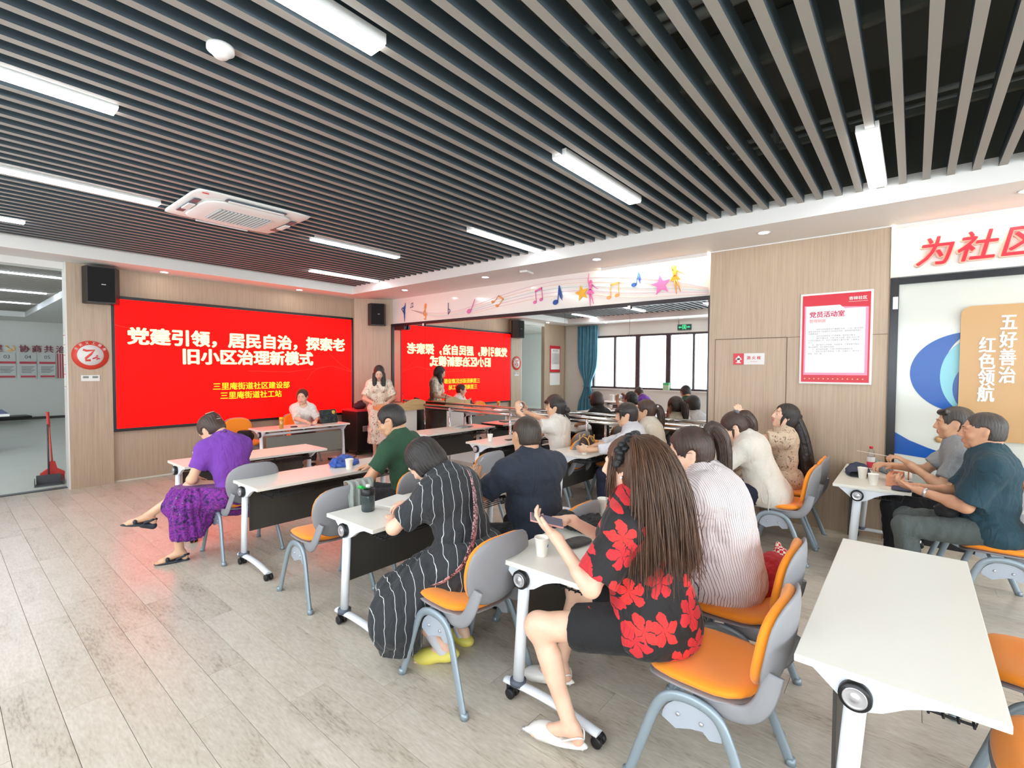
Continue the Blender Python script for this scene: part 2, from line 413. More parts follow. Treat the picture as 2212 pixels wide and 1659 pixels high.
dl = [(2.25, 8.6, 'round downlight over the big red screen, left one'), (4.3, 8.6, 'round downlight over the red screen near its right end'),
 (5.5, 7.1, 'round downlight over the lectern'), (5.5, 5.12, 'round downlight over the treble clef end of the mural'),
 (5.5, 3.17, 'round downlight above the pink dancer mural'), (5.5, 1.22, 'round downlight in front of the wooden pillar'),
 (5.5, -.65, 'round downlight in front of the red wall lettering'), (-.85, 7.2, 'round downlight over the blue curtain'),
 (-.85, 4.9, 'round downlight on the window side soffit'), (-.85, 2.6, 'round downlight above the exit sign'), (.2, 8.6, 'round downlight over the wall opening')]
for x, y, lab in dl:
    t = empty('downlight', (x, y, ZS), 0, lab, 'downlight', 'recessed downlights of the soffit')
    B().lathe([(.062, .001), (.060, -.005), (.050, -.005), (.049, .001)], n=20, caps=False).obj('rim', M_white, t)
    B().lathe([(.0, -.0035), (.048, -.0035), (.048, .002), (0, .002)], n=20).obj('lamp', M_down, t)
t = empty('wall_washer', (6.04, 1.05, ZS-.02), 0, 'hidden warm light line along the wall top beside the pillar', 'wall light')
for y0, y1 in ((-4.9, .17), (1.95, 3.4)):
    B().box(-.01, .01, y0-1.05, y1-1.05, 0, .018).obj('light_line', mat('warm_strip_glow', (255, 255, 255), .5, emit=((255, 236, 205), 55)), t)
    B().box(-.026, -.014, y0-1.05, y1-1.05, -.02, .02).obj('cover_lip', M_white, t)
# smoke detector, wireless unit, ceiling devices
t = empty('smoke_detector', (.93, 2.62, ZL), 0, 'round white smoke detector between the slats at the top of the photo', 'smoke detector')
B().lathe([(.0, -.05), (.03, -.048), (.045, -.03), (.06, -.02), (.06, .0), (0, 0)], n=24).obj('housing', M_white, t)
t = empty('wireless_unit', (5.55, 4.35, ZS-.001), .2, 'flat white wireless unit stuck on the soffit over the mural', 'network unit')
B().box(-.11, .11, -.06, .06, -.03, 0, .008).obj('housing', M_white, t)
# air conditioner cassette
t = empty('air_conditioner', (2.0, 5.22, ZL-.04), 0, 'white square air conditioner cassette set in the slat ceiling', 'air conditioner')
B().pad(lambda x, y, z: (x, y, z+.02), n=40, rings=4, t=.022, ex=18, w=.52, d=.5).obj('frame', M_white, t)
B().pad(lambda x, y, z: (x, y, z-.012), n=40, rings=4, t=.02, ex=5, w=.40, d=.39).obj('cover', M_white, t)
gb = B()
for k in range(15): gb.box(-.24+k*.033, -.228+k*.033, -.2, .2, -.042, -.03)
gb.obj('grille', mat('grille_grey', (196, 206, 206), .6), t)
B().box(-.24, .24, -.2, .2, -.034, -.031).obj('grille_backing', mat('grille_back', (150, 158, 158), .8), t)
for sx, sy, w, d in ((0, .425, .27, .03), (0, -.425, .27, .03), (.44, 0, .03, .25), (-.44, 0, .03, .25)):
    B().box(sx-w, sx+w, sy-d, sy+d, -.008, -.001, .003).obj('outlet', mat('outlet_dark', (70, 84, 96), .5), t)
    B().box(sx-w*.92, sx+w*.92, sy-d*.4, sy+d*.4, -.022, -.009, .003).obj('flap', M_white, t)
B().box(-.47, -.42, -.47, -.455, -.006, -.001).obj('indicator', M_red, t)

# ------------------------------------------------------------------ red LED screen
scr = empty('led_screen', (3.59, YF, 1.715), 0, 'wide red screen on the wooden front wall with Chinese title lettering', 'screen')
def par(o, p):
    o.parent = p; o.matrix_parent_inverse = Matrix.Translation(-p.location); return o
SX0, SX1, SZ0, SZ1 = 1.70, 5.49, .785, 2.655
par(boxobj('bezel', SX0-.04, SX1+.045, YF-.07, YF, SZ0-.045, SZ1+.045, M_black, None, .004), scr)
M_scr = mat('screen_red', (4, 0, 0), .5, spec=.1, emit=((255, 7, 5), SCREEN_E))
par(boxobj('display', SX0, SX1, YF-.074, YF-.07, SZ0, SZ1, M_scr), scr)
M_st = mat('screen_cream_text', (20, 20, 10), .5, emit=((255, 250, 176), 1.05))
M_sy = mat('screen_yellow_text', (20, 20, 0), .5, emit=((255, 230, 20), .8))
yt = YF-.076
for s, x, z, size, mt, sxx, bo in (('党建引领，居民自治，探索老', 3.59, 2.115, .262, M_st, 1.03, .012), ('旧小区治理新模式', 3.59, 1.83, .262, M_st, 1.03, .012),
                         ('三里庵街道社区建设部', 3.58, 1.355, .13, M_sy, .98, .002), ('三里庵街道社工站', 3.56, 1.2, .13, M_sy, .98, .002)):
    par(text('title_text', s, size, onfront(x, yt, z), mt, None, .001, bo, sx=sxx), scr)
M_sl = mat('screen_line', (20, 5, 5), .5, emit=((255, 60, 40), .7))
lb = B()
for pts in ([(4.55, 1.45), (4.65, 1.6), (4.8, 1.68), (5.05, 1.72), (5.49, 1.6)], [(5.0, 1.95), (5.25, 1.75), (5.49, 1.62)], [(1.7, 2.28), (2.1, 2.2), (2.5, 2.18)], [(3.5, 1.62), (4.2, 1.6), (4.9, 1.69)]):
    lb.tube([(x, yt+.001, z) for x, z in pts], .003, 4)
par(lb.obj('screen_line', M_sl), scr)

# loudspeakers
def speaker(loc, rz, s, lab):
    t = empty('loudspeaker', loc, rz, lab, 'loudspeaker', 'wall loudspeakers')
    B().prism([(-.17*s, 0), (-.19*s, -.06*s), (-.14*s, -.22*s), (.14*s, -.22*s), (.19*s, -.06*s), (.17*s, 0)], .47*s, Matrix.Translation((0, 0, -.235*s))).obj('cabinet', M_black, t)
    B().box(-.135*s, .135*s, -.228*s, -.219*s, -.22*s, .22*s, .004).obj('grille', mat('grille_cloth', (16, 17, 18), .9, bump=(400, .4)), t)
    B().box(.0*s, .045*s, -.232*s, -.227*s, -.0*s, .008*s).obj('badge', M_silver, t)
    B().box(-.03, .03, -.01, .08, -.05, .05).obj('wall_bracket', M_black, t)
speaker((1.55, 8.80, 2.80), -.15, 1.06, 'black wall loudspeaker at the left end of the red screen')
speaker((5.86, 8.49, 2.76), -.5, .93, 'black wall loudspeaker in the corner between screen and mirror')

# round logo sign and thermostats on the left pier
lg = empty('round_sign', (1.425, 8.83, 1.84), 0, 'round red and white ribbon emblem sign on the left pier', 'sign')
M_lr = mat('logo_red', (222, 72, 56), .4)
RX = Matrix.Rotation(PI/2, 4, 'X')
B().lathe([(0, 0), (.2, 0), (.2, .012), (0, .012)], n=48, M=RX).obj('disc', M_lr, lg)
B().lathe([(0, .0121), (.142, .0121), (.142, .014), (0, .014)], n=48, M=RX).obj('white_centre', M_white, lg)
B().tube([(-.08, -.017, .075), (-.04, -.017, .06), (.04, -.017, .07), (.0, -.017, .01), (-.05, -.017, -.04), (-.05, -.017, -.075), (0, -.017, -.07)], .014, 6, flat=(.003, .016)).obj('ribbon', M_lr, lg)
B().tube([(.02, -.018, -.05), (.06, -.018, -.03), (.1, -.018, -.05), (.06, -.018, -.055)], .008, 6, flat=(.003, .01)).ball((.07, -.018, -.01), .012, 8).obj('ribbon_tail', M_red, lg)
for k, ch in enumerate('全民义工服务'):
    a = math.radians(150-k*24)
    M = Matrix.Translation((.17*math.cos(a), -.0135, .17*math.sin(a))) @ Matrix.Rotation(-(a-PI/2), 4, 'Y') @ face_mat((0, 0, 0), (1, 0, 0), (0, 0, 1))
    text('character', ch, .042, M, M_white, lg, .001)
t = empty('thermostat_panel', (1.42, 8.83, 1.52), 0, 'white double thermostat panel below the round emblem', 'switch')
B().box(-.1, .1, -.012, 0, -.042, .042, .003).obj('plate', M_white, t)
for x in (-.05, .05): B().box(x-.03, x+.03, -.0135, -.011, -.0, .028).obj('display', mat('lcd_grey', (110, 116, 106), .3), t)
# small notices on the opening's jamb
for i, (z0, z1, lab) in enumerate(((1.95, 2.13, 'upper small paper notice on the opening jamb'), (1.68, 1.86, 'middle small notice with a red line on the jamb'), (1.38, 1.6, 'lowest small notice with a doodle on the jamb'))):
    t = empty('paper_notice', (1.172, 8.92, (z0+z1)/2), 0, lab, 'notice', 'notices on the jamb')
    h = (z1-z0)/2; B().box(-.002, .001, -.07, .07, -h, h).obj('sheet', M_paper, t)
    B().box(-.004, -.0015, -.06, .06, h-.03, h-.02).box(-.004, -.0015, -.06, .02, -h+.02, -h+.03).obj('print', mat('print_red', (214, 90, 90), .6), t)

# ------------------------------------------------------------------ mirror wall, frame and mural
mir = empty('wall_mirror', (XR, 5.1, 1.5), 0, 'wall-wide mirror of tall panels below the music mural', 'mirror')
ym = [8.28, 7.28, 6.2, 5.12, 4.06, 3.0, 1.95]
for a, b in zip(ym[:-1], ym[1:]):
    par(boxobj('mirror_panel', XR-.004, XR, b+.002, a-.002, .38, 2.53, M_mirror), mir)
M_fr = mat('dark_mirror_frame', (40, 32, 36), .3)
par(boxobj('top_rail', XR-.03, XR, 1.93, 8.33, 2.53, 2.585, M_fr), mir)
par(boxobj('side_rail', XR-.03, XR, 8.28, 8.33, .3, 2.53, M_fr), mir)
par(boxobj('side_rail', XR-.02, XR, 1.92, 1.955, .3, 2.53, M_fr), mir)
par(boxobj('bottom_rail', XR-.03, XR, 1.93, 8.33, .33, .38, M_fr), mir)
for y in (7.3, 3.0): par(boxobj('mirror_clip', XR-.035, XR-.028, y-.02, y+.02, 2.5, 2.545, M_white), mir)
t = empty('sensor_bar', (XR-.05, 8.02, 2.49), 0, 'short black sensor bar under the mirror top at the corner', 'sensor')
B().box(-.03, .03, -.2, .13, -.04, .04, .006).obj('housing', M_black, t)

mu = empty('music_mural', (XR, 5, 2.8), 0, 'music mural with coloured notes and dancers above the mirror', 'mural')
cols = {'blue': (34, 84, 160), 'navy': (58, 52, 110), 'pink': (226, 112, 172), 'orange': (240, 158, 84), 'yellow': (236, 178, 48), 'teal': (140, 196, 200), 'dorange': (236, 140, 40)}
MC = {k: mat('mural_'+k, v, .4) for k, v in cols.items()}
MS = [mat('stave_pink', (222, 160, 196), .4), mat('stave_orange', (244, 196, 160), .4), mat('stave_teal', (160, 208, 210), .4), mat('stave_pink', (222, 160, 196), .4), mat('stave_orange', (244, 196, 160), .4)]
xm = XR-.004
top = [(7.69, 2.83), (6.99, 2.72), (6.43, 2.72), (5.91, 2.79), (5.27, 2.91), (4.42, 3.01), (3.68, 3.0), (3.03, 2.93), (2.45, 2.82), (1.96, 2.68)]
bot = [(7.69, 2.83), (6.99, 2.64), (6.43, 2.62), (5.91, 2.66), (5.27, 2.73), (4.42, 2.79), (3.68, 2.76), (3.03, 2.66), (2.45, 2.63), (1.96, 2.61)]
def cr(P, n=6):
    out = []
    for i in range(len(P)-1):
        p = [P[max(i-1, 0)], P[i], P[i+1], P[min(i+2, len(P)-1)]]
        for k in range(n):
            t_ = k/n; out.append(tuple(.5*((2*p[1][j])+(-p[0][j]+p[2][j])*t_+(2*p[0][j]-5*p[1][j]+4*p[2][j]-p[3][j])*t_**2+(-p[0][j]+3*p[1][j]-3*p[2][j]+p[3][j])*t_**3) for j in range(len(P[0]))))
    out.append(tuple(P[-1])); return out
for q in range(5):
    f = q/4; P = [(a[0], a[1]*(1-f)+b[1]*f) for a, b in zip(top, bot)]
    par(B().tube([(xm, y, z) for y, z in cr(P)], .006, 4, flat=(.007, .002)).obj('stave_line', MS[q]), mu)
def deco(kind, y, z, col, s=1.0, rot=0):
    b = B(); M = onright(xm-.006, y, z) @ Matrix.Rotation(rot, 4, 'Z') @ Matrix.Scale(s, 4)
    el = lambda cx, cy, rx, ry, tilt=.35, n=18: [(cx+rx*math.cos(2*PI*k/n)*math.cos(tilt)-ry*math.sin(2*PI*k/n)*math.sin(tilt), cy+rx*math.cos(2*PI*k/n)*math.sin(tilt)+ry*math.sin(2*PI*k/n)*math.cos(tilt)) for k in range(n)]
    pr_ = lambda poly: b.prism(poly, .008, M)
    if kind == 'pair':
        pr_(el(-.07, -.09, .035, .026)); pr_(el(.06, -.07, .035, .026)); pr_([(-.046, -.09), (-.036, -.09), (-.036, .1), (-.046, .1)]); pr_([(.084, -.07), (.094, -.07), (.094, .125), (.084, .125)]); pr_([(-.046, .07), (.094, .1), (.094, .13), (-.046, .1)])
    elif kind == 'quaver':
        pr_(el(-.03, -.1, .045, .034)); pr_([(.0, -.1), (.011, -.1), (.011, .13), (0, .13)]); pr_([(.011, .13), (.05, .05), (.085, -.04), (.06, .0), (.011, .07)]); pr_([(.011, .06), (.05, -.0), (.08, -.07), (.045, -.04), (.011, .02)])
    elif kind == 'minim': pr_(el(-.04, -.06, .045, .032)); pr_([(-.005, -.055), (.005, -.06), (.09, .12), (.082, .12)])
    elif kind == 'flat': pr_([(-.02, -.11), (-.01, -.11), (-.01, .13), (-.02, .13)]); b.tube([M @ Vector(v) for v in cr([(-.015, -.1, .004), (.03, -.06, .004), (.035, -.02, .004), (.0, 0, .004), (-.015, -.02, .004)])], .006, 5)
    elif kind == 'clef': b.tube([M @ Vector((x, y_, .004)) for x, y_ in cr([(.0, -.02), (.035, -.02), (.02, -.06), (-.03, -.05), (-.045, .0), (.0, .07), (.03, .13), (.01, .17), (-.015, .12), (.0, .0), (.012, -.1), (-.01, -.13), (-.03, -.11)])], .009, 6)
    elif kind == 'star': pr_([((.12 if k % 2 == 0 else .05)*math.cos(PI/2+k*PI/5), (.12 if k % 2 == 0 else .05)*math.sin(PI/2+k*PI/5)) for k in range(10)])
    elif kind == 'dancer':
        pr_(el(.01, .1, .02, .024, 0)); pr_([(-.022, .07), (.03, .07), (.018, .0), (-.012, .0)])
        pr_([(-.02, .01), (.022, .01), (.062, -.05), (.02, -.045), (-.02, -.055), (-.055, -.04)])
        for L in ([(-.005, -.04), (.0, -.13), (.004, -.2)], [(.01, -.04), (.035, -.11), (.05, -.18)], [(-.015, .065), (-.03, .13), (-.02, .21)], [(.025, .065), (.07, .03), (.11, .0)]):
            b.tube([M @ Vector((x, y_, .004)) for x, y_ in L], .008, 5, rs=[.011, .008, .004])
    elif kind == 'leaper':
        pr_(el(.0, .13, .018, .024, 0)); pr_([(-.03, .1), (.02, .1), (.02, -.02), (-.02, -.02)]); pr_([(-.02, .0), (.02, .0), (.015, -.05), (-.015, -.05)])
        for L in ([(.0, -.03), (.004, -.12), (.006, -.2)], [(-.01, .0), (-.06, .05), (-.11, .1)], [(.012, .1), (.03, .16), (.03, .22)], [(-.02, .1), (-.06, .12), (-.1, .08)]):
            b.tube([M @ Vector((x, y_, .004)) for x, y_ in L], .008, 5, rs=[.012, .009, .004])
    return par(b.obj({'pair': 'beamed_notes', 'quaver': 'quaver', 'minim': 'note', 'flat': 'flat_sign', 'clef': 'treble_clef', 'star': 'star', 'dancer': 'dancer', 'leaper': 'dancer'}[kind], MC[col]), mu)
for a in (('leaper', 7.9, 2.79, 'blue', .9), ('pair', 7.67, 2.92, 'navy', .42), ('clef', 7.26, 2.75, 'orange', 1.0), ('flat', 6.6, 2.77, 'navy', .9), ('minim', 6.03, 2.76, 'pink', 1.15),
          ('pair', 5.41, 2.82, 'orange', .9, -.8), ('pair', 4.56, 2.82, 'pink', .95, .1), ('quaver', 4.18, 2.8, 'blue', 1.1, -.1), ('star', 3.76, 2.79, 'yellow', 1.0, .2), ('dancer', 3.62, 2.82, 'pink', 1.15),
          ('pair', 3.25, 2.77, 'orange', .95), ('quaver', 2.9, 2.9, 'blue', .85, -.2), ('star', 2.56, 2.78, 'pink', 1.15, .15), ('dancer', 2.38, 2.87, 'dorange', 1.15, .1)): deco(*a)

# ------------------------------------------------------------------ poster, signs, lettering, display board
ps = empty('framed_poster', (XP, .64, 2.01), 0, 'red framed rules poster with Chinese text on the wooden pillar', 'poster')
def rt_(o): return par(o, ps)
rt_(boxobj('frame', XP-.02, XP, .325, .955, 1.535, 2.49, M_white, None, .005))
rt_(boxobj('red_print', XP-.022, XP-.019, .345, .935, 1.555, 2.47, M_red))
def poly_r(name, pts, x, m, th=.001): return B().prism([(-y, z) for y, z in pts], th, face_mat((x, 0, 0), (0, -1, 0), (0, 0, 1))).obj(name, m)
rt_(poly_r('pink_border', [(.915, 1.63), (.36, 1.63), (.36, 2.32), (.915, 2.36)], XP-.0222, mat('poster_pink', (232, 150, 180), .4)))
rt_(poly_r('white_sheet', [(.90, 1.655), (.385, 1.655), (.385, 2.315), (.56, 2.315), (.6, 2.355), (.90, 2.355)], XP-.0235, mat('poster_white', (240, 238, 236), .2)))
M_txt = mat('grey_print', (90, 86, 90), .6); M_txr = mat('crimson_print', (196, 40, 84), .5); M_pk = mat('pink_print', (240, 160, 160), .5)
rt_(text('heading', '党员活动室', .066, onright(XP-.0250, .87, 2.26), M_txr, None, .0005, .002, align='LEFT', sx=.95))
rt_(text('subheading', '管理制度', .04, onright(XP-.0250, .87, 2.195), M_pk, None, .0005, .001, align='LEFT', sx=.95))
rt_(text('header_text', '杏林社区', .038, onright(XP-.0232, .45, 2.41), M_white, None, .0005, .001))
rt_(boxobj('header_line', XP-.0235, XP-.022, .37, .53, 2.378, 2.381, M_white))
body = ['　　一、党员活动室是党员开展组织活动、“三会一课”的场所', '是党员政治学习和组织生活的固定阵地，是党组织联系群众', '的重要场所。', '　　二、党员活动室由专人负责管理，保持室内整洁。', '　　三、按时开展活动，不得占用活动室，做好活动记录', '与资料的管理工作，党员干部要带头遵守纪律，认真参加', '学习。', '　　四、爱护室内公共财物，未经批准，不得将室内物品', '借出或挪用，损坏者照价赔偿。', '　　五、室内保持安静，不得大声喧哗和随地吐痰。', '　　六、党员活动室严禁吸烟、打牌，注意防火，离开关灯', '断电，关好门窗。']
rt_(text('rules_text', '\n'.join(body), .0185, onright(XP-.0248, .875, 1.98), M_txt, None, .0002, 0, align='LEFT', line=1.25, sx=.96))
for k in range(13):
    y = .90-k*.042; rt_(poly_r('gold_star', [(y-(.009 if j % 2 == 0 else .004)*math.cos(PI/2+j*PI/5), 1.59+(.009 if j % 2 == 0 else .004)*math.sin(PI/2+j*PI/5)) for j in range(10)], XP-.0226, M_gold))
fs_ = empty('hydrant_sign', (XP, 1.465, 1.805), 0, 'small red and white fire hydrant sign on the pillar', 'sign')
par(boxobj('plate', XP-.008, XP, 1.3, 1.63, 1.74, 1.87, M_white, None, .002), fs_)
par(boxobj('red_field', XP-.0095, XP-.007, 1.515, 1.63, 1.74, 1.87, M_red), fs_)
hb = B(); MH = onright(XP-.0095, 1.572, 1.8)
for q in ([(-.028, -.042), (.028, -.042), (.028, -.034), (-.028, -.034)], [(-.015, -.034), (.015, -.034), (.015, .015), (-.015, .015)], [(-.026, .012), (.026, .012), (.026, .022), (-.026, .022)], [(-.034, -.004), (.034, -.004), (.034, .01), (-.034, .01)], [(-.015, .022), (.015, .022), (.008, .042), (-.008, .042)]): hb.prism(q, .001, MH)
par(hb.obj('hydrant_symbol', M_white), fs_)
par(text('sign_text', '消 火 栓', .042, onright(XP-.0090, 1.41, 1.815), M_red, None, .0005, .001), fs_)
par(text('sign_subtext', 'Fire hydrant', .014, onright(XP-.0090, 1.41, 1.776), M_red, None, .0003), fs_)
# big wall lettering
lt = empty('wall_lettering', (XR, -.3, 2.8), 0, 'large red Chinese wall lettering on the bright white upper wall', 'lettering')
M_lpink = mat('letter_backing', (250, 196, 170), .4)
for i, ch in enumerate('为社区服务'):
    y = -.115-i*.285; sc_ = .285
    Mx = onright(XR-.02, y, 2.79+.005*i)
    par(text('character_backing', ch, sc_*1.0, onright(XR-.012, y+.004, 2.787+.005*i), M_lpink, None, .012, .016, shear=.22, sx=.95), lt)
    par(text('character', ch, sc_, Mx, M_red, None, .018, .004, shear=.22, sx=.95), lt)
# white display board with blue swirls
bd = empty('display_board', (XR, -1.5, 1.3), 0, 'white glass display board with blue swirls and a tan panel', 'display board')
M_bb = mat('board_black_frame', (30, 30, 34), .25)
M_board = mat('white_glass_board', (214, 216, 206), .12, coat=.3)
par(boxobj('board', XR-.02, XR, -4.0, .15, .07, 2.52, M_board), bd)
par(boxobj('top_frame', XR-.05, XR, -4.0, .2, 2.52, 2.585, M_bb), bd)
par(boxobj('side_frame', XR-.06, XR, .13, .2, .0, 2.585, M_bb), bd)
par(boxobj('bottom_frame', XR-.05, XR, -4.0, .2, .0, .07, M_bb), bd)
par(boxobj('hinge', XR-.07, XR-.02, .135, .175, 2.28, 2.4, M_chrome), bd)
M_blue = mat('swirl_blue', (8, 84, 170), .25); M_aq = mat('swirl_aqua', (130, 200, 212), .25); M_tan = mat('tan_panel', (196, 154, 100), .3)
def disc_region(cy, cz, ry, rz, a0=0, a1=2*PI, n=40): return [(cy+ry*math.cos(a0+(a1-a0)*k/n), cz+rz*math.sin(a0+(a1-a0)*k/n)) for k in range(n+1)]
xb = XR-.021
par(poly_r('swirl', disc_region(-.40, 1.66, .43, .38, -PI*.5, PI*.5)+disc_region(-.46, 1.66, .25, .38, PI*.5, -PI*.5), xb, M_blue, .002), bd)
par(poly_r('swirl', disc_region(-.45, 1.63, .26, .36, -PI*.5, PI*.5)+disc_region(-.5, 1.6, .12, .3, PI*.5, -PI*.5), xb-.001, M_aq, .002), bd)
par(poly_r('swirl', disc_region(-.47, 1.52, .19, .25, -PI*.5, PI*.5)+disc_region(-.5, 1.45, .10, .2, PI*.5, -PI*.5), xb-.002, M_blue, .002), bd)
par(poly_r('lower_wave', [(.13, 1.07), (.02, 1.0), (-.12, .94), (-.3, .88), (-.55, .84), (-.8, .83), (-4.0, .80), (-4.0, .07), (-2.2, .07), (-1.2, .35), (-.6, .62), (-.3, .78), (-.1, .84), (.13, .86)], xb, M_blue, .002), bd)
def rrect(y0, y1, z0, z1, r, n=6):
    P = []
    for cy, cz, a in ((y1-r, z1-r, 0), (y0+r, z1-r, PI/2), (y0+r, z0+r, PI), (y1-r, z0+r, 1.5*PI)):
        P += [(cy+r*math.cos(a+PI/2*k/n), cz+r*math.sin(a+PI/2*k/n)) for k in range(n+1)]
    return P
par(poly_r('tan_panel', rrect(-2.2, -.32, 1.05, 2.27, .08), xb-.02, M_tan, .02), bd)
for i, ch in enumerate('五好善治'): par(text('character', ch, .155, onright(xb-.041, -.63, 2.1-i*.155), M_white, None, .004, .004, sx=.72), bd)
for i, ch in enumerate('红色领航'): par(text('character', ch, .155, onright(xb-.041, -.50, 1.9-i*.145), M_white, None, .004, .004, sx=.72), bd)
par(B().lathe([(0, 0), (.032, 0), (.032, .01), (0, .01)], (xb-.01, -.2, 1.03), 20, Matrix.Rotation(PI/2, 4, 'Y')).obj('tan_dot', M_tan), bd)

# exit sign, curtain, window-side objects (seen in the mirror)
ex = empty('exit_sign', (XW+.02, 4.95, 2.86), 0, 'green running man exit sign above the windows in the mirror', 'sign')
M_gn = mat('exit_green_glow', (10, 60, 40), .4, emit=((70, 240, 150), 1.4))
B().box(-.02, .02, -.19, .19, -.08, .08, .004).obj('case', mat('dark_green', (14, 66, 60), .4), ex)
eb = B(); ME = face_mat((.022, 0, 0), (0, 1, 0), (0, 0, 1))
for q in ([(-.05, -.06), (-.04, -.06), (-.04, .06), (-.05, .06)], [(.04, -.06), (.05, -.06), (.05, .06), (.04, .06)], [(-.05, .05), (.05, .05), (.05, .06), (-.05, .06)], [(-.01, .0), (.015, .02), (.005, .04), (-.02, .02)], [(-.03, -.05), (-.02, -.05), (.0, .0), (-.01, .01)], [(.01, -.05), (.02, -.05), (.01, .01), (.0, .0)],
          [(.07, -.008), (.12, -.008), (.12, -.025), (.16, 0), (.12, .025), (.12, .008), (.07, .008)], [(-.16, -.008), (-.07, -.008), (-.07, .008), (-.16, .008)], [(-.16, 0), (-.12, .025), (-.12, -.025)]): eb.prism(q, .001, ME)
eb.obj('pictogram', M_gn, ex)
B().tube([(0, .16, .08), (0, .165, .2), (.02, .15, .23)], .006, 6).obj('cable', M_black, ex)
cu = empty('curtain', (XW+.12, 8.05, 0), 0, 'blue floor-length curtain tied back beside the windows, in the mirror', 'curtain')
cb = B(); NV, NU = 28, 90; vs = []
for j in range(NV+1):
    z = 3.05-3.0*j/NV; tie = math.exp(-((z-1.15)/.42)**2); w = .36-.24*tie; c = -.05+.0*tie
    for i in range(NU+1):
        u = i/NU*2-1; vs.append((.045*math.sin(u*42)*(1-.3*tie)+.02*math.sin(u*17+z), c+u*w, z))
fs2 = [(j*(NU+1)+i, j*(NU+1)+i+1, (j+1)*(NU+1)+i+1, (j+1)*(NU+1)+i) for j in range(NV) for i in range(NU)]
co = B().faces(vs, fs2, True).obj('cloth', M_curtain, cu); sd_ = co.modifiers.new('s', 'SOLIDIFY'); sd_.thickness = .004
B().tube([(.07*math.cos(a), -.05+.15*math.sin(a), 1.13) for a in [k*PI/8 for k in range(17)]], .02, 6, flat=(.03, .006), cap=False).obj('tieback', M_curtain, cu)
rail_c = B().tube([(XW+.1, -4.9, 3.07), (XW+.1, 8.8, 3.07)], .012, 8).obj('curtain_rail', M_white); meta(rail_c, 'white curtain rail along the window wall', 'rail')
po2 = empty('framed_poster', (-.62, YF, 2.0), 0, 'smaller red rules poster beside the curtain, seen in the mirror', 'poster')
B().box(-.28, .28, -.02, 0, -.42, .42, .004).obj('frame', M_red, po2)
B().box(-.24, .24, -.023, -.019, -.34, .32).obj('white_sheet', M_paper, po2)
text('heading', '妇女之家', .07, onfront(0, -.025, .26), M_txt, po2, .0005)
text('rules_text', '\n'.join(['坚持党的领导服务妇女儿童'+'，']*8), .034, onfront(0, -.025, 0), M_txt, po2, .0003, line=1.3)
t = empty('paper_board', (-.62, YF, 1.35), 0, 'plain white paper board below the smaller poster in the mirror', 'notice')
B().box(-.28, .28, -.012, 0, -.19, .19, .003).obj('sheet', M_paper, t)
# ballet barre
br = empty('ballet_barre', (5.88, 5.0, 0), 0, 'double chrome ballet barre on posts in front of the mirror', 'barre')
for dx, z in ((-.03, 1.0), (.09, .93)): B().tube([(dx, -3.05, z), (dx, 3.3, z)], .024, 14).obj('rail', M_chrome, br)
for y in (-2.9, -1.5, -.1, 1.3, 2.6, 3.2):
    B().tube([(-.03, y, .0), (-.03, y, .98)], .018, 10).obj('post', M_chrome, br)
    B().tube([(-.03, y, .93), (.09, y, .93)], .012, 8).obj('bracket', M_chrome, br)
    B().lathe([(0, 0), (.05, 0), (.05, .008), (0, .008)], (-.03, y, 0), 16).obj('foot_plate', M_chrome, br)

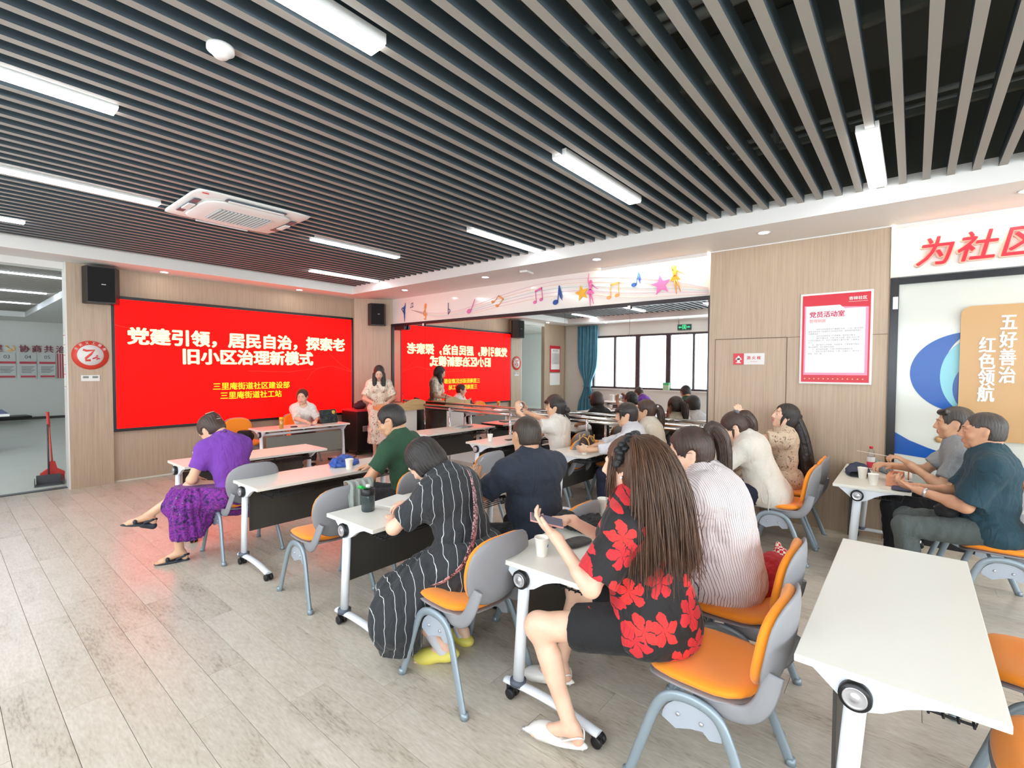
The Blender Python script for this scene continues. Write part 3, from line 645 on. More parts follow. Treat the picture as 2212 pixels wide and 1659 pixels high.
# ================================================================== FURNITURE
def make_chair():
    t = empty('chair')
    def seatmap(dz, sc_):
        def f(x, y, z):
            drop = -.10*max(0, y/.21-.55)**2 + .02*(x/.22)**2 + .03*max(0, -y/.21-.5)
            return (x, y+.0, .455+dz+z+drop)
        return f
    B().pad(seatmap(.0, 1), t=.03, ex=3.2, w=.225, d=.215).obj('seat_pad', M_orange, t)
    B().pad(seatmap(-.03, 1), t=.012, ex=3.2, w=.228, d=.218).obj('seat_shell', M_shell, t)
    def backmap(dy):
        def f(x, y, z):   # y up, z thickness
            yy = -.215+dy+.045*(x/.22)**2-.24*(y+.18)*.75-.02*math.cos(y*8)
            w = 1-.14*max(0, -y/.18)
            return (x*w, yy+z, .665+y)
        return f
    B().pad(backmap(0), t=.033, ex=2.9, w=.215, d=.175).obj('back_pad', M_orange, t)
    B().pad(backmap(-.03), t=.013, ex=2.9, w=.224, d=.184).obj('back_shell', M_shell, t)
    for s in (-1, 1):
        B().tube(cr([(s*.17, .0, .418), (s*.2, -.12, .418), (s*.2, -.2, .435), (s*.195, -.25, .50), (s*.17, -.275, .60)], 5), .02, 10, flat=(.034, .012), updir=(s, 0, 0)).obj('side_wing', M_shell, t)
    path = [(.245, .245, .0), (.235, .19, .17), (.225, .135, .33), (.22, .085, .392), (.22, .0, .412), (.22, -.085, .392), (.225, -.135, .33), (.238, -.20, .17), (.25, -.265, .0)]
    for s in (-1, 1):
        P = cr([(s*x, y, z) for x, y, z in path], 4)
        B().tube(P, .016, 12, flat=(.0205, .014), updir=(s, 0, 0)).obj('leg', M_leg, t)
        n = 14; poly = [(.115*math.cos(PI*k/n), .10*math.sin(PI*k/n)) for k in range(n+1)]+[(-.07, -.012), (-.045, .01), (.0, .0), (.06, -.025)]
        B().prism(poly, .012, face_mat((s*.213, 0, .292), (0, 1, 0), (0, 0, 1))).obj('leg_bracket', M_brk, t)
        for y in (-.04, .05): B().lathe([(0, 0), (.009, 0), (.007, .008), (0, .008)], (s*.213+(.001 if s < 0 else .012) , y, .33), 10, Matrix.Rotation(PI/2*s, 4, 'Y')).obj('bolt', M_silver, t)
        for y, z in ((.247, .0), (-.266, .0)):
            B().lathe([(0, 0), (.021, 0), (.018, .03), (0, .03)], (s*.247, y, 0), 12).obj('foot_cap', M_leg, t)
    for y in (-.07, .07): B().tube([(-.21, y, .40), (.21, y, .40)], .011, 8).obj('crossbar', M_leg, t)
    return t
CHAIRS = [  # x, y, yaw, label
 (1.88, 3.38, -.05, 'empty orange chair with a grey cardigan over its back', 1),
 (1.80, 4.72, .0, 'orange chair under the woman in purple', 1),
 (1.86, 1.87, -.05, 'orange chair behind the woman in the black striped dress', 1),
 (2.06, .63, .0, 'orange chair under the woman in the red floral blouse', 1),
 (2.68, .70, .03, 'orange chair under the woman in the striped shirt with a red scarf on it', 1),
 (2.62, 1.86, .0, 'orange chair of the man in navy', 1),
 (2.88, -.44, .03, 'empty orange chair tucked behind the big front white table, its farther one', 1),
 (2.20, -.44, .0, 'empty orange chair cut by the lower right corner of the photo', 1),
 (4.78, -.50, .0, 'orange chair under the man in the dark teal shirt', 1),
 (5.42, -.38, .0, 'orange chair under the man in the grey shirt', 1),
 (4.98, .93, .0, 'orange chair under the woman in the white tied blouse', 1),
 (5.55, .93, .0, 'orange chair under the woman in the patterned blouse by the pillar', 1),
 (3.62, 3.55, .0, 'empty orange chair in the aisle in front of the man in navy', 1),
 (2.62, 3.45, .0, 'orange chair under the man in the green shirt', 1),
 (5.05, 3.35, .0, 'orange chair under the girl raising a phone', 1),
 (5.58, 3.68, .0, 'orange chair under the person in black beside the phone girl', 1),
 (5.62, 2.95, .0, 'empty orange chair back beside the barre, behind the person in black', 0),
 (5.12, 2.25, .0, 'orange chair under the girl in the grey hoodie', 1),
 (5.68, 2.3, .0, 'orange chair under the girl with the brown ponytail', 1),
 (3.22, 8.32, PI, 'empty orange chair with a black bag, beside the presenter', 1),
 (4.22, 8.42, PI, 'orange chair under the seated presenter', 1),
]
ch0 = make_chair(); CH = []
for i, (x, y, a, lab, _) in enumerate(CHAIRS):
    o = ch0 if i == 0 else copy_tree(ch0)
    o.location = (x, y, 0); o.rotation_euler = (0, 0, a); meta(o, lab, 'chair', 'orange and grey stacking chairs'); CH.append(o)

def make_table(L=1.47, panel=M_panel):
    t = empty('table'); h = L/2; Wd = .26
    B().box(-h, h, -Wd, Wd, .695, .72, .003).obj('tabletop', M_top, t)
    for s in (-1, 1):
        x0 = s*(h-.045)
        n = 10
        poly = [(Wd-.03, .695), (-Wd+.03, .695), (-Wd+.05, .685)]+[(-.20+.18*k/n, .685-.05*(k/n)**2) for k in range(1, n)]+[(.02, .605), (.075, .585), (.125, .605), (.17, .645), (.22, .688)]
        M = face_mat((x0-.012, 0, 0), (0, 1, 0), (0, 0, 1))
        B().prism(poly, .024, M).obj('bracket', M_steelw, t)
        kb = B().lathe([(0, 0), (.043, 0), (.046, .004), (.046, .024), (.042, .03), (0, .03)], (x0+s*.012, .09, .638), 28, Matrix.Rotation(s*PI/2, 4, 'Y')).obj('knob', M_black, t)
        kd = B().lathe([(0, .030), (.034, .030), (.034, .0325), (.030, .0325), (.028, .031), (.012, .031), (.011, .034), (0, .034)], (x0+s*.012, .09, .638), 28, Matrix.Rotation(s*PI/2, 4, 'Y')).obj('knob_face', M_silver, kb)
        B().tube([(x0, .09, .60), (x0, .125, .09)], .03, 14, flat=(.031, .024), updir=(1, 0, 0)).obj('leg', M_steelw, t)
        B().lathe([(0, 0), (.042, 0), (.042, .022), (0, .03)], (x0, .125, .085), 16).obj('leg_collar', mat('collar_grey', (90, 96, 110), .5), t)
        P = cr([(x0, .205, .078), (x0, .125, .082), (x0, .0, .086), (x0, -.15, .080), (x0, -.28, .062), (x0, -.34, .052)], 4)
        B().tube(P, .02, 12, flat=(.016, .027), updir=(1, 0, 0)).obj('foot_bar', M_steelw, t)
        for y, zt in ((.175, .065), (-.325, .05)):
            c = B(); c.lathe([(0, -.012), (.021, -.012), (.026, -.009), (.026, .009), (.021, .012), (0, .012)], (x0+.018, y-.012, .026), 16, Matrix.Rotation(PI/2, 4, 'Y'))
            c.lathe([(0, -.012), (.021, -.012), (.026, -.009), (.026, .009), (.021, .012), (0, .012)], (x0-.018, y-.012, .026), 16, Matrix.Rotation(PI/2, 4, 'Y'))
            w = c.obj('caster', M_black, t)
            B().box(x0-.01, x0+.01, y-.03, y+.02, .03, zt, .003).obj('caster_fork', M_black, w)
    B().box(-h+.1, h-.1, .145, .157, .27, .60, .003).obj('modesty_panel', panel, t)
    B().tube([(-h+.06, .09, .635), (h-.06, .09, .635)], .02, 12).obj('crossbar', M_steelw if panel is M_panelg else M_blackm, t)
    bk = B()
    for y in (-.02, -.055, -.09, -.125, -.16, -.195): bk.tube([(-h+.12, y, .612), (h-.12, y, .612)], .004, 6)
    for x in (-h+.14, -h+.5, h-.5, h-.14): bk.tube([(x, .03, .69), (x, .0, .61), (x, -.2, .61), (x, -.21, .66)], .005, 6)
    wb = bk.obj('wire_basket', M_blackm, t)
    for x in (-h+.2, h-.2): B().tube([(x, .09, .63), (x, -.21, .655)], .01, 8, flat=(.006, .014)).obj('folding_arm', M_blackm, t)
    return t
tb0 = make_table(); tbp = make_table(1.47, M_panelg)
TABLES = [((2.585, .03), 0, tb0, 'big empty white table nearest the camera at lower right'),
 ((2.56, 1.38), 0, tb0, 'white folding table in front of the woman in red with two cups'),
 ((2.385, 2.70), .0, tb0, 'white folding table with the black shaker bottle'),
 ((2.36, 4.22), 0, tb0, 'white folding table with the blue bag, behind the purple woman'),
 ((2.27, 5.62), 0, tb0, 'white folding table in front of the woman in purple'),
 ((3.92, 7.8), PI, tbp, 'presenter table with laptop and yellow capped bottle before the red screen'),
 ((5.28, 5.62), 0, tb0, 'white table with a grey notebook near the barre'),
 ((5.20, 4.24), 0, tb0, 'white folding table with one cup in front of the phone girl'),
 ((5.30, 3.0), 0, tb0, 'white folding table with the brown handbag'),
]
TB = []
used = set()
for (x, y), a, src, lab in TABLES:
    o = src if src.name not in used else copy_tree(src); used.add(src.name)
    o.location = (x, y, 0); o.rotation_euler = (0, 0, a); meta(o, lab, 'table', 'white folding training tables')
t = make_table(1.22); t.location = (5.38, 1.66, 0); meta(t, 'white folding table in front of the woman in the white blouse', 'table', 'white folding training tables')
t = make_table(1.12); t.location = (5.45, .25, 0); meta(t, 'shorter white table of the two men, with bags and a peach tissue box', 'table', 'white folding training tables')
t = make_table(1.2, M_panelg); t.location = (-.82, 6.6, 0); t.rotation_euler = (0, 0, PI/2); meta(t, 'white side table by the windows, seen only in the mirror', 'table', 'white folding training tables')

# lectern, flight case, rack
lc = empty('lectern', (5.5, 7.3, 0), -.12, 'pale lectern with a curved wooden top beside the red screen', 'lectern')
B().prism([(-.27, -.2), (.27, -.2), (.27, .2), (-.27, .2)], .92).obj('body', mat('lectern_panel', (232, 222, 214), .4), lc)
tp = [(-.4, -.27)]+[(-.4+.8*k/12, -.27-.05*math.sin(PI*k/12)) for k in range(1, 12)]+[(.4, -.27), (.38, .25), (-.38, .25)]
B().prism(tp, .10, Matrix.Translation((0, 0, .92))).obj('top', M_podwood, lc)
wv = [(-.4, .0)]+[(-.4+.8*k/16, .05+.05*math.cos(2*PI*(k/16-.75))) for k in range(17)]+[(.4, 0)]
B().prism(wv, .02, face_mat((0, -.27, 1.02), (1, 0, 0), (0, 0, 1))).obj('front_rail', M_podwood, lc)
B().tube([(.1, .0, 1.02), (.1, -.03, 1.12), (.06, -.05, 1.2)], .006, 6).ball((.06, -.05, 1.21), .014, 8).obj('microphone', M_black, lc)
fc = empty('flight_case', (5.42, 8.42, 0), 0, 'black flight case of audio gear with a red edged top', 'flight case')
B().box(-.24, .22, -.27, .27, .08, .84, .006).obj('case', M_black, fc)
B().box(-.25, .23, -.28, .28, .84, .875, .004).obj('top_edge', mat('case_red_edge', (190, 60, 70), .4), fc)
B().box(-.12, -.0, -.275, -.265, .45, .56, .004).obj('latch', M_silver, fc)
for z in (.18, .34, .5, .66):
    u = B().box(.215, .235, -.24, .24, z, z+.12, .003).obj('rack_unit', M_blackm, fc)
    B().box(.235, .238, -.1, -.02, z+.05, z+.075).obj('lamp', mat('blue_led', (20, 60, 200), .4, emit=((60, 130, 255), 3)), u)
for s in (-.27, .27): B().box(.2, .24, s-.012, s+.012, .08, .86, .003).obj('rack_rail', M_silver, fc)
for x in (-.18, .16):
    for y in (-.2, .2): B().ball((x, y, .042), .04, 10).obj('caster', M_black, fc)
t = empty('cable', (4.72, 8.0, 0), 0, 'black cable hanging from the presenter table to the floor', 'cable')
B().tube(cr([(0, -.2, .66), (.03, -.15, .55), (.06, -.1, .3), (.02, -.05, .05), (.1, .0, .01), (.35, .05, .01), (.5, .25, .01), (.55, .3, .12)]), .006, 6).obj('cord', M_black, t)

# ================================================================== PEOPLE (smooth-union volumes turned into one continuous surface)
def V(*a): return np.array(a, float)
def nrm(v): v = np.asarray(v, float); return v/(np.linalg.norm(v)+1e-9)
def Rx(a): c, s = math.cos(a), math.sin(a); return np.array([[1, 0, 0], [0, c, -s], [0, s, c]])
def Ry(a): c, s = math.cos(a), math.sin(a); return np.array([[c, 0, s], [0, 1, 0], [-s, 0, c]])
def Rz(a): c, s = math.cos(a), math.sin(a); return np.array([[c, -s, 0], [s, c, 0], [0, 0, 1]])
class Field:
    def __init__(s, lo, hi, h):
        s.h = h; s.lo = np.array(lo, float); s.n = [int(math.ceil((b-a)/h))+1 for a, b in zip(lo, hi)]
        s.F = np.full(s.n, .15, np.float32); s.ax = [np.arange(n, dtype=np.float32)*h+a for n, a in zip(s.n, s.lo)]
    def win(s, lo, hi):
        i0 = [max(0, int((a-o)/s.h)) for a, o in zip(lo, s.lo)]; i1 = [min(n, int((b-o)/s.h)+2) for b, o, n in zip(hi, s.lo, s.n)]
        if any(a >= b for a, b in zip(i0, i1)): return None
        sl = tuple(slice(a, b) for a, b in zip(i0, i1))
        return sl, np.meshgrid(*[s.ax[k][sl[k]] for k in range(3)], indexing='ij', sparse=True)
    def put(s, lo, hi, fn, k, sub=False):
        w = s.win(lo, hi)
        if w is None: return
        sl, P = w; d = fn(*P); f = s.F[sl]
        if sub:
            h = np.clip(.5-.5*(f+d)/k, 0, 1); s.F[sl] = f*(1-h)-d*h+k*h*(1-h)
        else:
            h = np.clip(.5+.5*(f-d)/k, 0, 1); s.F[sl] = f*(1-h)+d*h-k*h*(1-h)
    def prim(s, p, inf=0., kk=None):
        if p[0] == 'cap':
            _, a, b, ra, rb, k = p[:6]; k = kk or k; ra += inf; rb += inf; m = max(ra, rb)+k+.012
            ba = b-a; L = float(ba@ba)+1e-9
            def fn(x, y, z):
                px, py, pz = x-a[0], y-a[1], z-a[2]; t = np.clip((px*ba[0]+py*ba[1]+pz*ba[2])/L, 0, 1)
                return np.sqrt((px-ba[0]*t)**2+(py-ba[1]*t)**2+(pz-ba[2]*t)**2)-(ra+(rb-ra)*t)
            s.put(np.minimum(a, b)-m, np.maximum(a, b)+m, fn, k)
        else:
            kind, c, r, R, k = p[:5]; k = kk or k; r = np.array(r, float)+inf; m = max(r)+k+.012
            def fn(x, y, z):
                q = [x-c[0], y-c[1], z-c[2]]; u = [(q[0]*R[0][i]+q[1]*R[1][i]+q[2]*R[2][i]) for i in range(3)]
                k0 = np.sqrt(sum((u[i]/r[i])**2 for i in range(3)))+1e-6; k1 = np.sqrt(sum((u[i]/r[i]**2)**2 for i in range(3)))+1e-6
                return k0*(k0-1)/k1
            s.put(c-m, c+m, fn, k, kind == 'sub')
    def cut(s, pt, n, k=.004, lo=None, hi=None):
        """removes the side the normal points to"""
        P = np.meshgrid(*s.ax, indexing='ij', sparse=True)
        d = (P[0]-pt[0])*n[0]+(P[1]-pt[1])*n[1]+(P[2]-pt[2])*n[2]
        s.F = np.maximum(s.F, d)
    def noise(s, amp, comps):
        P = np.meshgrid(*s.ax, indexing='ij', sparse=True)
        m = np.abs(s.F) < .03
        acc = 0
        for i_, (kx, ky, kz, ph, w) in enumerate(comps):
            wx, wy, wz = comps[(i_+3) % len(comps)][:3]
            q = np.sin(kx*P[0]+ky*P[1]+kz*P[2]+ph+1.7*np.sin(.45*(wx*P[0]+wy*P[1]+wz*P[2])+2*ph)); acc = acc+w*(1-2*np.abs(q)**.7)
        s.F = s.F+np.where(m, (amp*acc).astype(np.float32), 0)
    def mesh(s):
        F = s.F; S = F < 0; n = F.shape
        cnt = np.zeros([k-1 for k in n], np.int8)
        offs = [(i, j, k) for i in (0, 1) for j in (0, 1) for k in (0, 1)]
        for o in offs: cnt += S[o[0]:n[0]-1+o[0], o[1]:n[1]-1+o[1], o[2]:n[2]-1+o[2]]
        I = np.argwhere((cnt > 0) & (cnt < 8)); N = len(I)
        ids = np.full(cnt.shape, -1, np.int32); ids[I[:, 0], I[:, 1], I[:, 2]] = np.arange(N)
        c = {o: F[I[:, 0]+o[0], I[:, 1]+o[1], I[:, 2]+o[2]] for o in offs}
        acc = np.zeros((N, 3)); num = np.zeros(N)
        for o in offs:
            for a in range(3):
                if o[a]: continue
                q = list(o); q[a] = 1; q = tuple(q); x = (c[o] < 0) != (c[q] < 0)
                t = np.where(x, c[o]/(c[o]-c[q]+1e-12), 0)
                for b in range(3): acc[:, b] += np.where(x, o[b]+(t if b == a else 0), 0)
                num += x
        Vt = (I+acc/num[:, None])*s.h+s.lo
        quads = []
        for a in range(3):
            b, d = (a+1) % 3, (a+2) % 3
            sl0 = [slice(None)]*3; sl1 = [slice(None)]*3; sl0[a] = slice(0, -1); sl1[a] = slice(1, None)
            A = S[tuple(sl0)]; Bq = S[tuple(sl1)]; E_ = np.argwhere(A != Bq)
            E_ = E_[(E_[:, b] > 0) & (E_[:, d] > 0) & (E_[:, b] < n[b]-1) & (E_[:, d] < n[d]-1)]
            fl = A[E_[:, 0], E_[:, 1], E_[:, 2]]
            def g(db, dd):
                Q = E_.copy(); Q[:, b] -= db; Q[:, d] -= dd; return ids[Q[:, 0], Q[:, 1], Q[:, 2]]
            q = np.stack([g(1, 1), g(0, 1), g(0, 0), g(1, 0)], 1)
            q = np.where(fl[:, None], q, q[:, ::-1]); quads.append(q)
        Q = np.concatenate(quads); Q = Q[(Q >= 0).all(1)]
        return Vt, Q
def to_mesh(Vt, Q, attrs=None):
    me = bpy.data.meshes.new('m'); me.vertices.add(len(Vt)); me.vertices.foreach_set('co', Vt.astype(np.float32).ravel())
    me.loops.add(len(Q)*4); me.loops.foreach_set('vertex_index', Q.astype(np.int32).ravel())
    me.polygons.add(len(Q)); me.polygons.foreach_set('loop_start', np.arange(0, len(Q)*4, 4, dtype=np.int32))
    me.polygons.foreach_set('use_smooth', np.ones(len(Q), bool))
    for nme, v in (attrs or {}).items():
        a = me.attributes.new(nme, 'FLOAT', 'POINT'); a.data.foreach_set('value', v.astype(np.float32))
    me.update(); me.validate(); return me
rs_ = np.random.RandomState(3)
def wrinkles(n=9, f=38, aniso=(1, 1, .6)):
    out = []
    for _ in range(n):
        d = nrm(rs_.randn(3)*aniso); ff = f*(.5+rs_.rand()); out.append((d[0]*ff, d[1]*ff, d[2]*ff, rs_.rand()*6.28, 1/n**.5))
    return out
def ik(A, T, l1, l2, pole):
    d = T-A; L = np.linalg.norm(d); L2 = min(max(L, abs(l1-l2)+.02), (l1+l2)*.998); u = d/(L+1e-9); T = A+u*L2
    x = (l1*l1-l2*l2+L2*L2)/(2*L2); h = math.sqrt(max(0, l1*l1-x*x)); p = nrm(pole-u*(pole@u)); return A+u*x+p*h, T

SKIN = {}
def skin_mat(nm, c):
    m = mat('skin_'+nm, c, .45); nt, b, tc = nodes_of(m)
    if not b.inputs['Base Color'].links:
        at = nd(nt, 'ShaderNodeAttribute', attribute_name='lip'); mx = nd(nt, 'ShaderNodeMix', data_type='RGBA')
        n = nd(nt, 'ShaderNodeTexNoise'); n.inputs['Scale'].default_value = 14; nt.links.new(tc.outputs['Object'], n.inputs['Vector'])
        r = ramp(nt, n.outputs[0], [(.3, lin((c[0]*.96, c[1]*.92, c[2]*.9))), (.7, lin(c))])
        nt.links.new(at.outputs['Fac'], mx.inputs['Factor']); nt.links.new(r, mx.inputs['A']); mx.inputs['B'].default_value = lin((196, 112, 104))
        nt.links.new(mx.outputs['Result'], b.inputs['Base Color'])
        b.inputs['Subsurface Weight'].default_value = .12; b.inputs['Subsurface Radius'].default_value = (.012, .004, .002)
    return m
def hair_mat(nm, c1, c2):
    m = mat('hair_'+nm, c1, .42, spec=.55); nt, b, tc = nodes_of(m)
    if not b.inputs['Base Color'].links:
        sp = nd(nt, 'ShaderNodeSeparateXYZ'); nt.links.new(tc.outputs['Object'], sp.inputs[0])
        ang = math_n(nt, 'ARCTAN2', sp.outputs['X'], math_n(nt, 'SUBTRACT', sp.outputs['Y'], -.02))
        cb_ = nd(nt, 'ShaderNodeCombineXYZ'); nt.links.new(math_n(nt, 'MULTIPLY', ang, 26), cb_.inputs[0]); nt.links.new(math_n(nt, 'MULTIPLY', sp.outputs['Z'], 4.5), cb_.inputs[1])
        n = nd(nt, 'ShaderNodeTexNoise'); n.inputs['Scale'].default_value = 1.6; n.inputs['Detail'].default_value = 5; n.inputs['Roughness'].default_value = .65
        nt.links.new(cb_.outputs[0], n.inputs['Vector'])
        o = ramp(nt, n.outputs[0], [(.35, lin(c1)), (.68, lin(c2))]); nt.links.new(o, b.inputs['Base Color'])
        bp = nd(nt, 'ShaderNodeBump'); bp.inputs['Strength'].default_value = .6; bp.inputs['Distance'].default_value = .004
        nt.links.new(n.outputs[0], bp.inputs['Height']); nt.links.new(bp.outputs[0], b.inputs['Normal'])
    return m
H_black = ('black', (20, 17, 17), (52, 44, 40)); H_brown = ('brown', (58, 38, 28), (112, 78, 54)); H_dbrown = ('dark_brown', (40, 28, 24), (84, 58, 46)); H_grey = ('greying', (34, 30, 30), (92, 84, 78))

def hand_prims(W, d, pn, side, curl=.5, s=1.0, spread=.1, thumb=.6, fine=.006):
    """W wrist, d finger direction, pn palm normal, side +1 right hand"""
    d = nrm(d); pn = nrm(pn-d*(pn@d)); ac = np.cross(d, pn)*side   # thumb side
    P = [('cap', W-d*.02, W+d*.02, .024*s, .024*s, .015, 'hand'),
         ('ell', W+d*.052*s, V(.040, .050, .016)*s, np.stack([ac, d, pn], 1), .012, 'hand')]
    for i, (o, L) in enumerate(((.030, .9), (.010, 1.0), (-.010, .95), (-.029, .76))):
        b = W+d*(.090-.006*abs(i-1))*s+ac*o*s; ang = curl*.55; dd = nrm(d+ac*(1.5-i)*spread*.35)
        for l, r0, r1 in ((.042, .0095, .0088), (.026, .0088, .008), (.021, .008, .0068)):
            v = dd*math.cos(ang)+pn*math.sin(ang); e = b+v*l*L*s; P.append(('cap', b, e, r0*s, r1*s, fine, 'hand')); b = e; ang += curl*.85
    b = W+d*.028*s+ac*.030*s
    v = nrm(d*.75+ac*.75+pn*.35*thumb); e = b+v*.036*s; P.append(('cap', b, e, .0125*s, .0105*s, .01, 'hand'))
    v = nrm(d*.9+ac*.3+pn*.5*thumb); e2 = e+v*.03*s; P.append(('cap', e, e2, .0105*s, .0085*s, .006, 'hand'))
    return P

def person(name_label, loc, yaw, female=True, s=1.0, h=.008, stout=1.0, lean=(.12, .25, .2), side=0., twist=0., head=(0., 0., 0.), hands=None, feet=None, knees=None,
           skin=('warm', (232, 190, 160)), hip_z=.555, stand=False, sleeve=.55, top=None, bottom=None, hair=None, shoes=None, group='people in the meeting room', curl=(.5, .5), hd=(None, None), elbow=(None, None), extra=None, neckcut=.0, legside=(.09, .09), pn=(None, None)):
    root = empty('person', loc, yaw, name_label, 'person', group)
    # ---- joints
    P0 = V(0, 0, hip_z); a1, a2, a3 = lean
    def tdir(a, sd): return nrm(V(math.sin(sd), math.sin(a)*math.cos(sd), math.cos(a)*math.cos(sd)))
    waist = P0+tdir(a1, side)*.19*s; chest = waist+tdir(a2, side)*.17*s; nb = chest+tdir((a2+a3)/2, side)*.115*s
    T = Rz(twist)@Ry(side)@Rx(-a2)
    Tl = Rz(twist*.5)@Ry(side)@Rx(-a1)
    sw = (.146 if female else .176)*s*(.5+.5*stout)
    shp = nb-T[:, 2]*.055*s
    SH = [shp-T[:, 0]*sw, shp+T[:, 0]*sw]     # left, right
    hp, hyaw, hroll = head                     # pitch forward, yaw, roll
    HR = Rz(hyaw)@Ry(hroll)@Rx(-hp)
    neck_top = nb+nrm(T[:, 2]*.6+HR[:, 2]*.6+HR[:, 1]*.15)*.085*s
    HC = neck_top+HR[:, 2]*.083+HR[:, 1]*.018
    hs = 1.11 if female else 1.13
    prims = []
    A = prims.append
    st = stout
    gt = .135 if not stand else .10
    A(('ell', P0+V(0, -.01, 0), V(.165*st, .118*st, .11), Tl, .05, 'hips'))
    A(('ell', P0+V(0, -.05, -.02), V(.15*st, .09*st, .085), Tl, .05, 'hips'))
    A(('ell', waist, V(.128*st, .095*st, .12), Tl, .06, 'torso'))
    A(('ell', chest+T[:, 2]*.0, V(.145*st, .105*st, .15), T, .06, 'torso'))
    A(('ell', chest+T[:, 2]*.06-T[:, 1]*.015, V(.15*st, .082*st, .10), T, .05, 'torso'))
    A(('cap', SH[0]+T[:, 2]*.0, SH[1], .052*st, .052*st, .05, 'torso'))
    for q in (0, 1): A(('cap', nb+T[:, 2]*.0, SH[q]+T[:, 2]*.005, .05*st, .042*st, .04, 'torso'))
    A(('cap', nb-T[:, 2]*.03, nb+T[:, 2]*.035*s, .075, .055, .05, 'neckbase'))
    if female:
        for q in (-1, 1): A(('ell', chest+T[:, 0]*q*.07-T[:, 2]*.01+T[:, 1]*.085, V(.06, .05, .06), T, .03, 'torso'))
    elif stout > 1.05: A(('ell', waist+T[:, 1]*.06, V(.13, .09, .11)*st, T, .06, 'torso'))
    A(('cap', nb, neck_top, .056 if not female else .049, .053 if not female else .046, .03, 'neck'))
    # head
    def hp_(x, y, z): return HC+HR@(V(x, y, z)*hs)
    def he(c, r, k=.015, R=None, kind='ell'): A((kind, hp_(*c), V(*r)*hs, HR if R is None else HR@R, k, 'head'))
    def hc(a, b, ra, rb, k=.01): A(('cap', hp_(*a), hp_(*b), ra*hs, rb*hs, k, 'head'))
    he((0, -.016, .030), (.074, .094, .084), .02); he((0, .022, -.012), (.066, .070, .085), .03)
    he((0, .030, -.062), (.048, .052, .042), .025); hc((0, .068, -.094), (0, .062, -.094), .016, .018, .02)
    for q in (-1, 1):
        he((q*.038, .058, -.028), (.022, .022, .02), .02); hc((q*.055, -.002, -.03), (q*.04, .045, -.082), .014, .013, .02)
        hc((q*.012, .088, .028), (q*.044, .074, .028), .008, .008, .012)
        he((q*.031, .095, .006), (.017, .014, .010), .012, kind='sub')
        he((q*.031, .0795, .004), (.0145, .010, .0105), .004)
        he((q*.073, -.008, .002), (.007, .016, .026), .006, Rx(.2)@Rz(q*.35)); hc((q*.066, .0, -.012), (q*.07, -.004, -.02), .009, .008, .008)
        hc((q*.011, .094, -.031), (q*.012, .088, -.033), .0085, .008, .006)
    hc((0, .086, .022), (0, .107, -.024), .008, .0115, .01)
    hc((-.017, .0865, -.056), (.017, .0865, -.056), .0075, .0075, .006); hc((0, .092, -.053), (0, .092, -.053), .007, .007, .006)
    hc((-.012, .086, -.067), (.012, .086, -.067), .0085, .0085, .006)
    hc((0, -.045, -.06), tuple((HR.T@(nb-HC))/hs*.6), .05, .05, .03)
    # arms
    hands = hands or [None, None]; WR = []; EL = []
    for i, q in enumerate((-1, 1)):
        tg = hands[i]
        if tg is None: tg = SH[i]+V(q*.03, .02, -.5*s)
        tg = np.array(tg, float); pole = elbow[i] if elbow[i] is not None else V(q*.7, -.5, -.7)
        E_, Wt = ik(SH[i], tg, .275*s, .245*s, np.array(pole, float)); WR.append(Wt); EL.append(E_)
        ar = (.042 if female else .050)*(.4+.6*st)
        A(('cap', SH[i], E_, ar*1.08, ar*.82, .03, 'arm%d' % i))
        fm = E_+(Wt-E_)*.3; A(('cap', E_, Wt, ar*.76, .026 if female else .029, .02, 'fore%d' % i)); A(('cap', E_, fm, ar*.8, ar*.86, .02, 'fore%d' % i))
        d = nrm(Wt-E_) if hd[i] is None else nrm(np.array(hd[i], float))
        p_n = V(0, .2, -1) if pn[i] is None else np.array(pn[i], float)
        for p in hand_prims(Wt+nrm(Wt-E_)*.015, d, p_n, q, curl[i], (.95 if female else 1.06)*s): A(p)
    # legs
    lt, ls = .42*s, .40*s; KN = []; AN = []
    hipj = [P0+V(-legside[0], .01, -.01), P0+V(legside[1], .01, -.01)]
    feet = feet or [V(-.11, .42, .0), V(.11, .42, .0)]
    fd_ = []
    for i, q in enumerate((-1, 1)):
        f = np.array(feet[i][:3], float); fdir = nrm(np.array(feet[i][3:6], float)) if len(feet[i]) > 3 else V(0, 1, 0); fd_.append(fdir)
        ank = f+V(0, 0, .085); pole = np.array(knees[i], float) if knees and knees[i] is not None else V(q*.12, .7, 1.0)
        K, ank = ik(hipj[i], ank, lt, ls, pole); KN.append(K); AN.append(ank)
        th = (.083 if female else .082)*(.35+.65*st)
        A(('cap', hipj[i], K, th*1.03, th*.66, .04, 'thigh%d' % i)); A(('cap', K, ank, .050, .034, .03, 'shin%d' % i))
        cal = K+(ank-K)*.32; bk = nrm(np.cross(np.cross(ank-K, K-hipj[i]), ank-K)); A(('cap', cal-bk*.016*(1 if bk@V(0, 1, 0) > -9 else -1), K+(ank-K)*.5-bk*.008, .047, .04, .03, 'shin%d' % i))
        A(('ell', K, V(.053, .053, .056), np.eye(3), .03, 'thigh%d' % i))
        base = ank+V(0, 0, -.055)
        A(('cap', ank-fdir*.02+V(0, 0, -.015), base-fdir*.035, .030, .028, .02, 'foot%d' % i))
        A(('cap', ank+fdir*.02+V(0, 0, -.02), base+fdir*.135+V(0, 0, -.003), .032, .020, .02, 'foot%d' % i))
        sdv = np.cross(fdir, V(0, 0, 1)); A(('cap', base+fdir*.11-sdv*.02, base+fdir*.125+sdv*.022, .021, .019, .015, 'foot%d' % i))
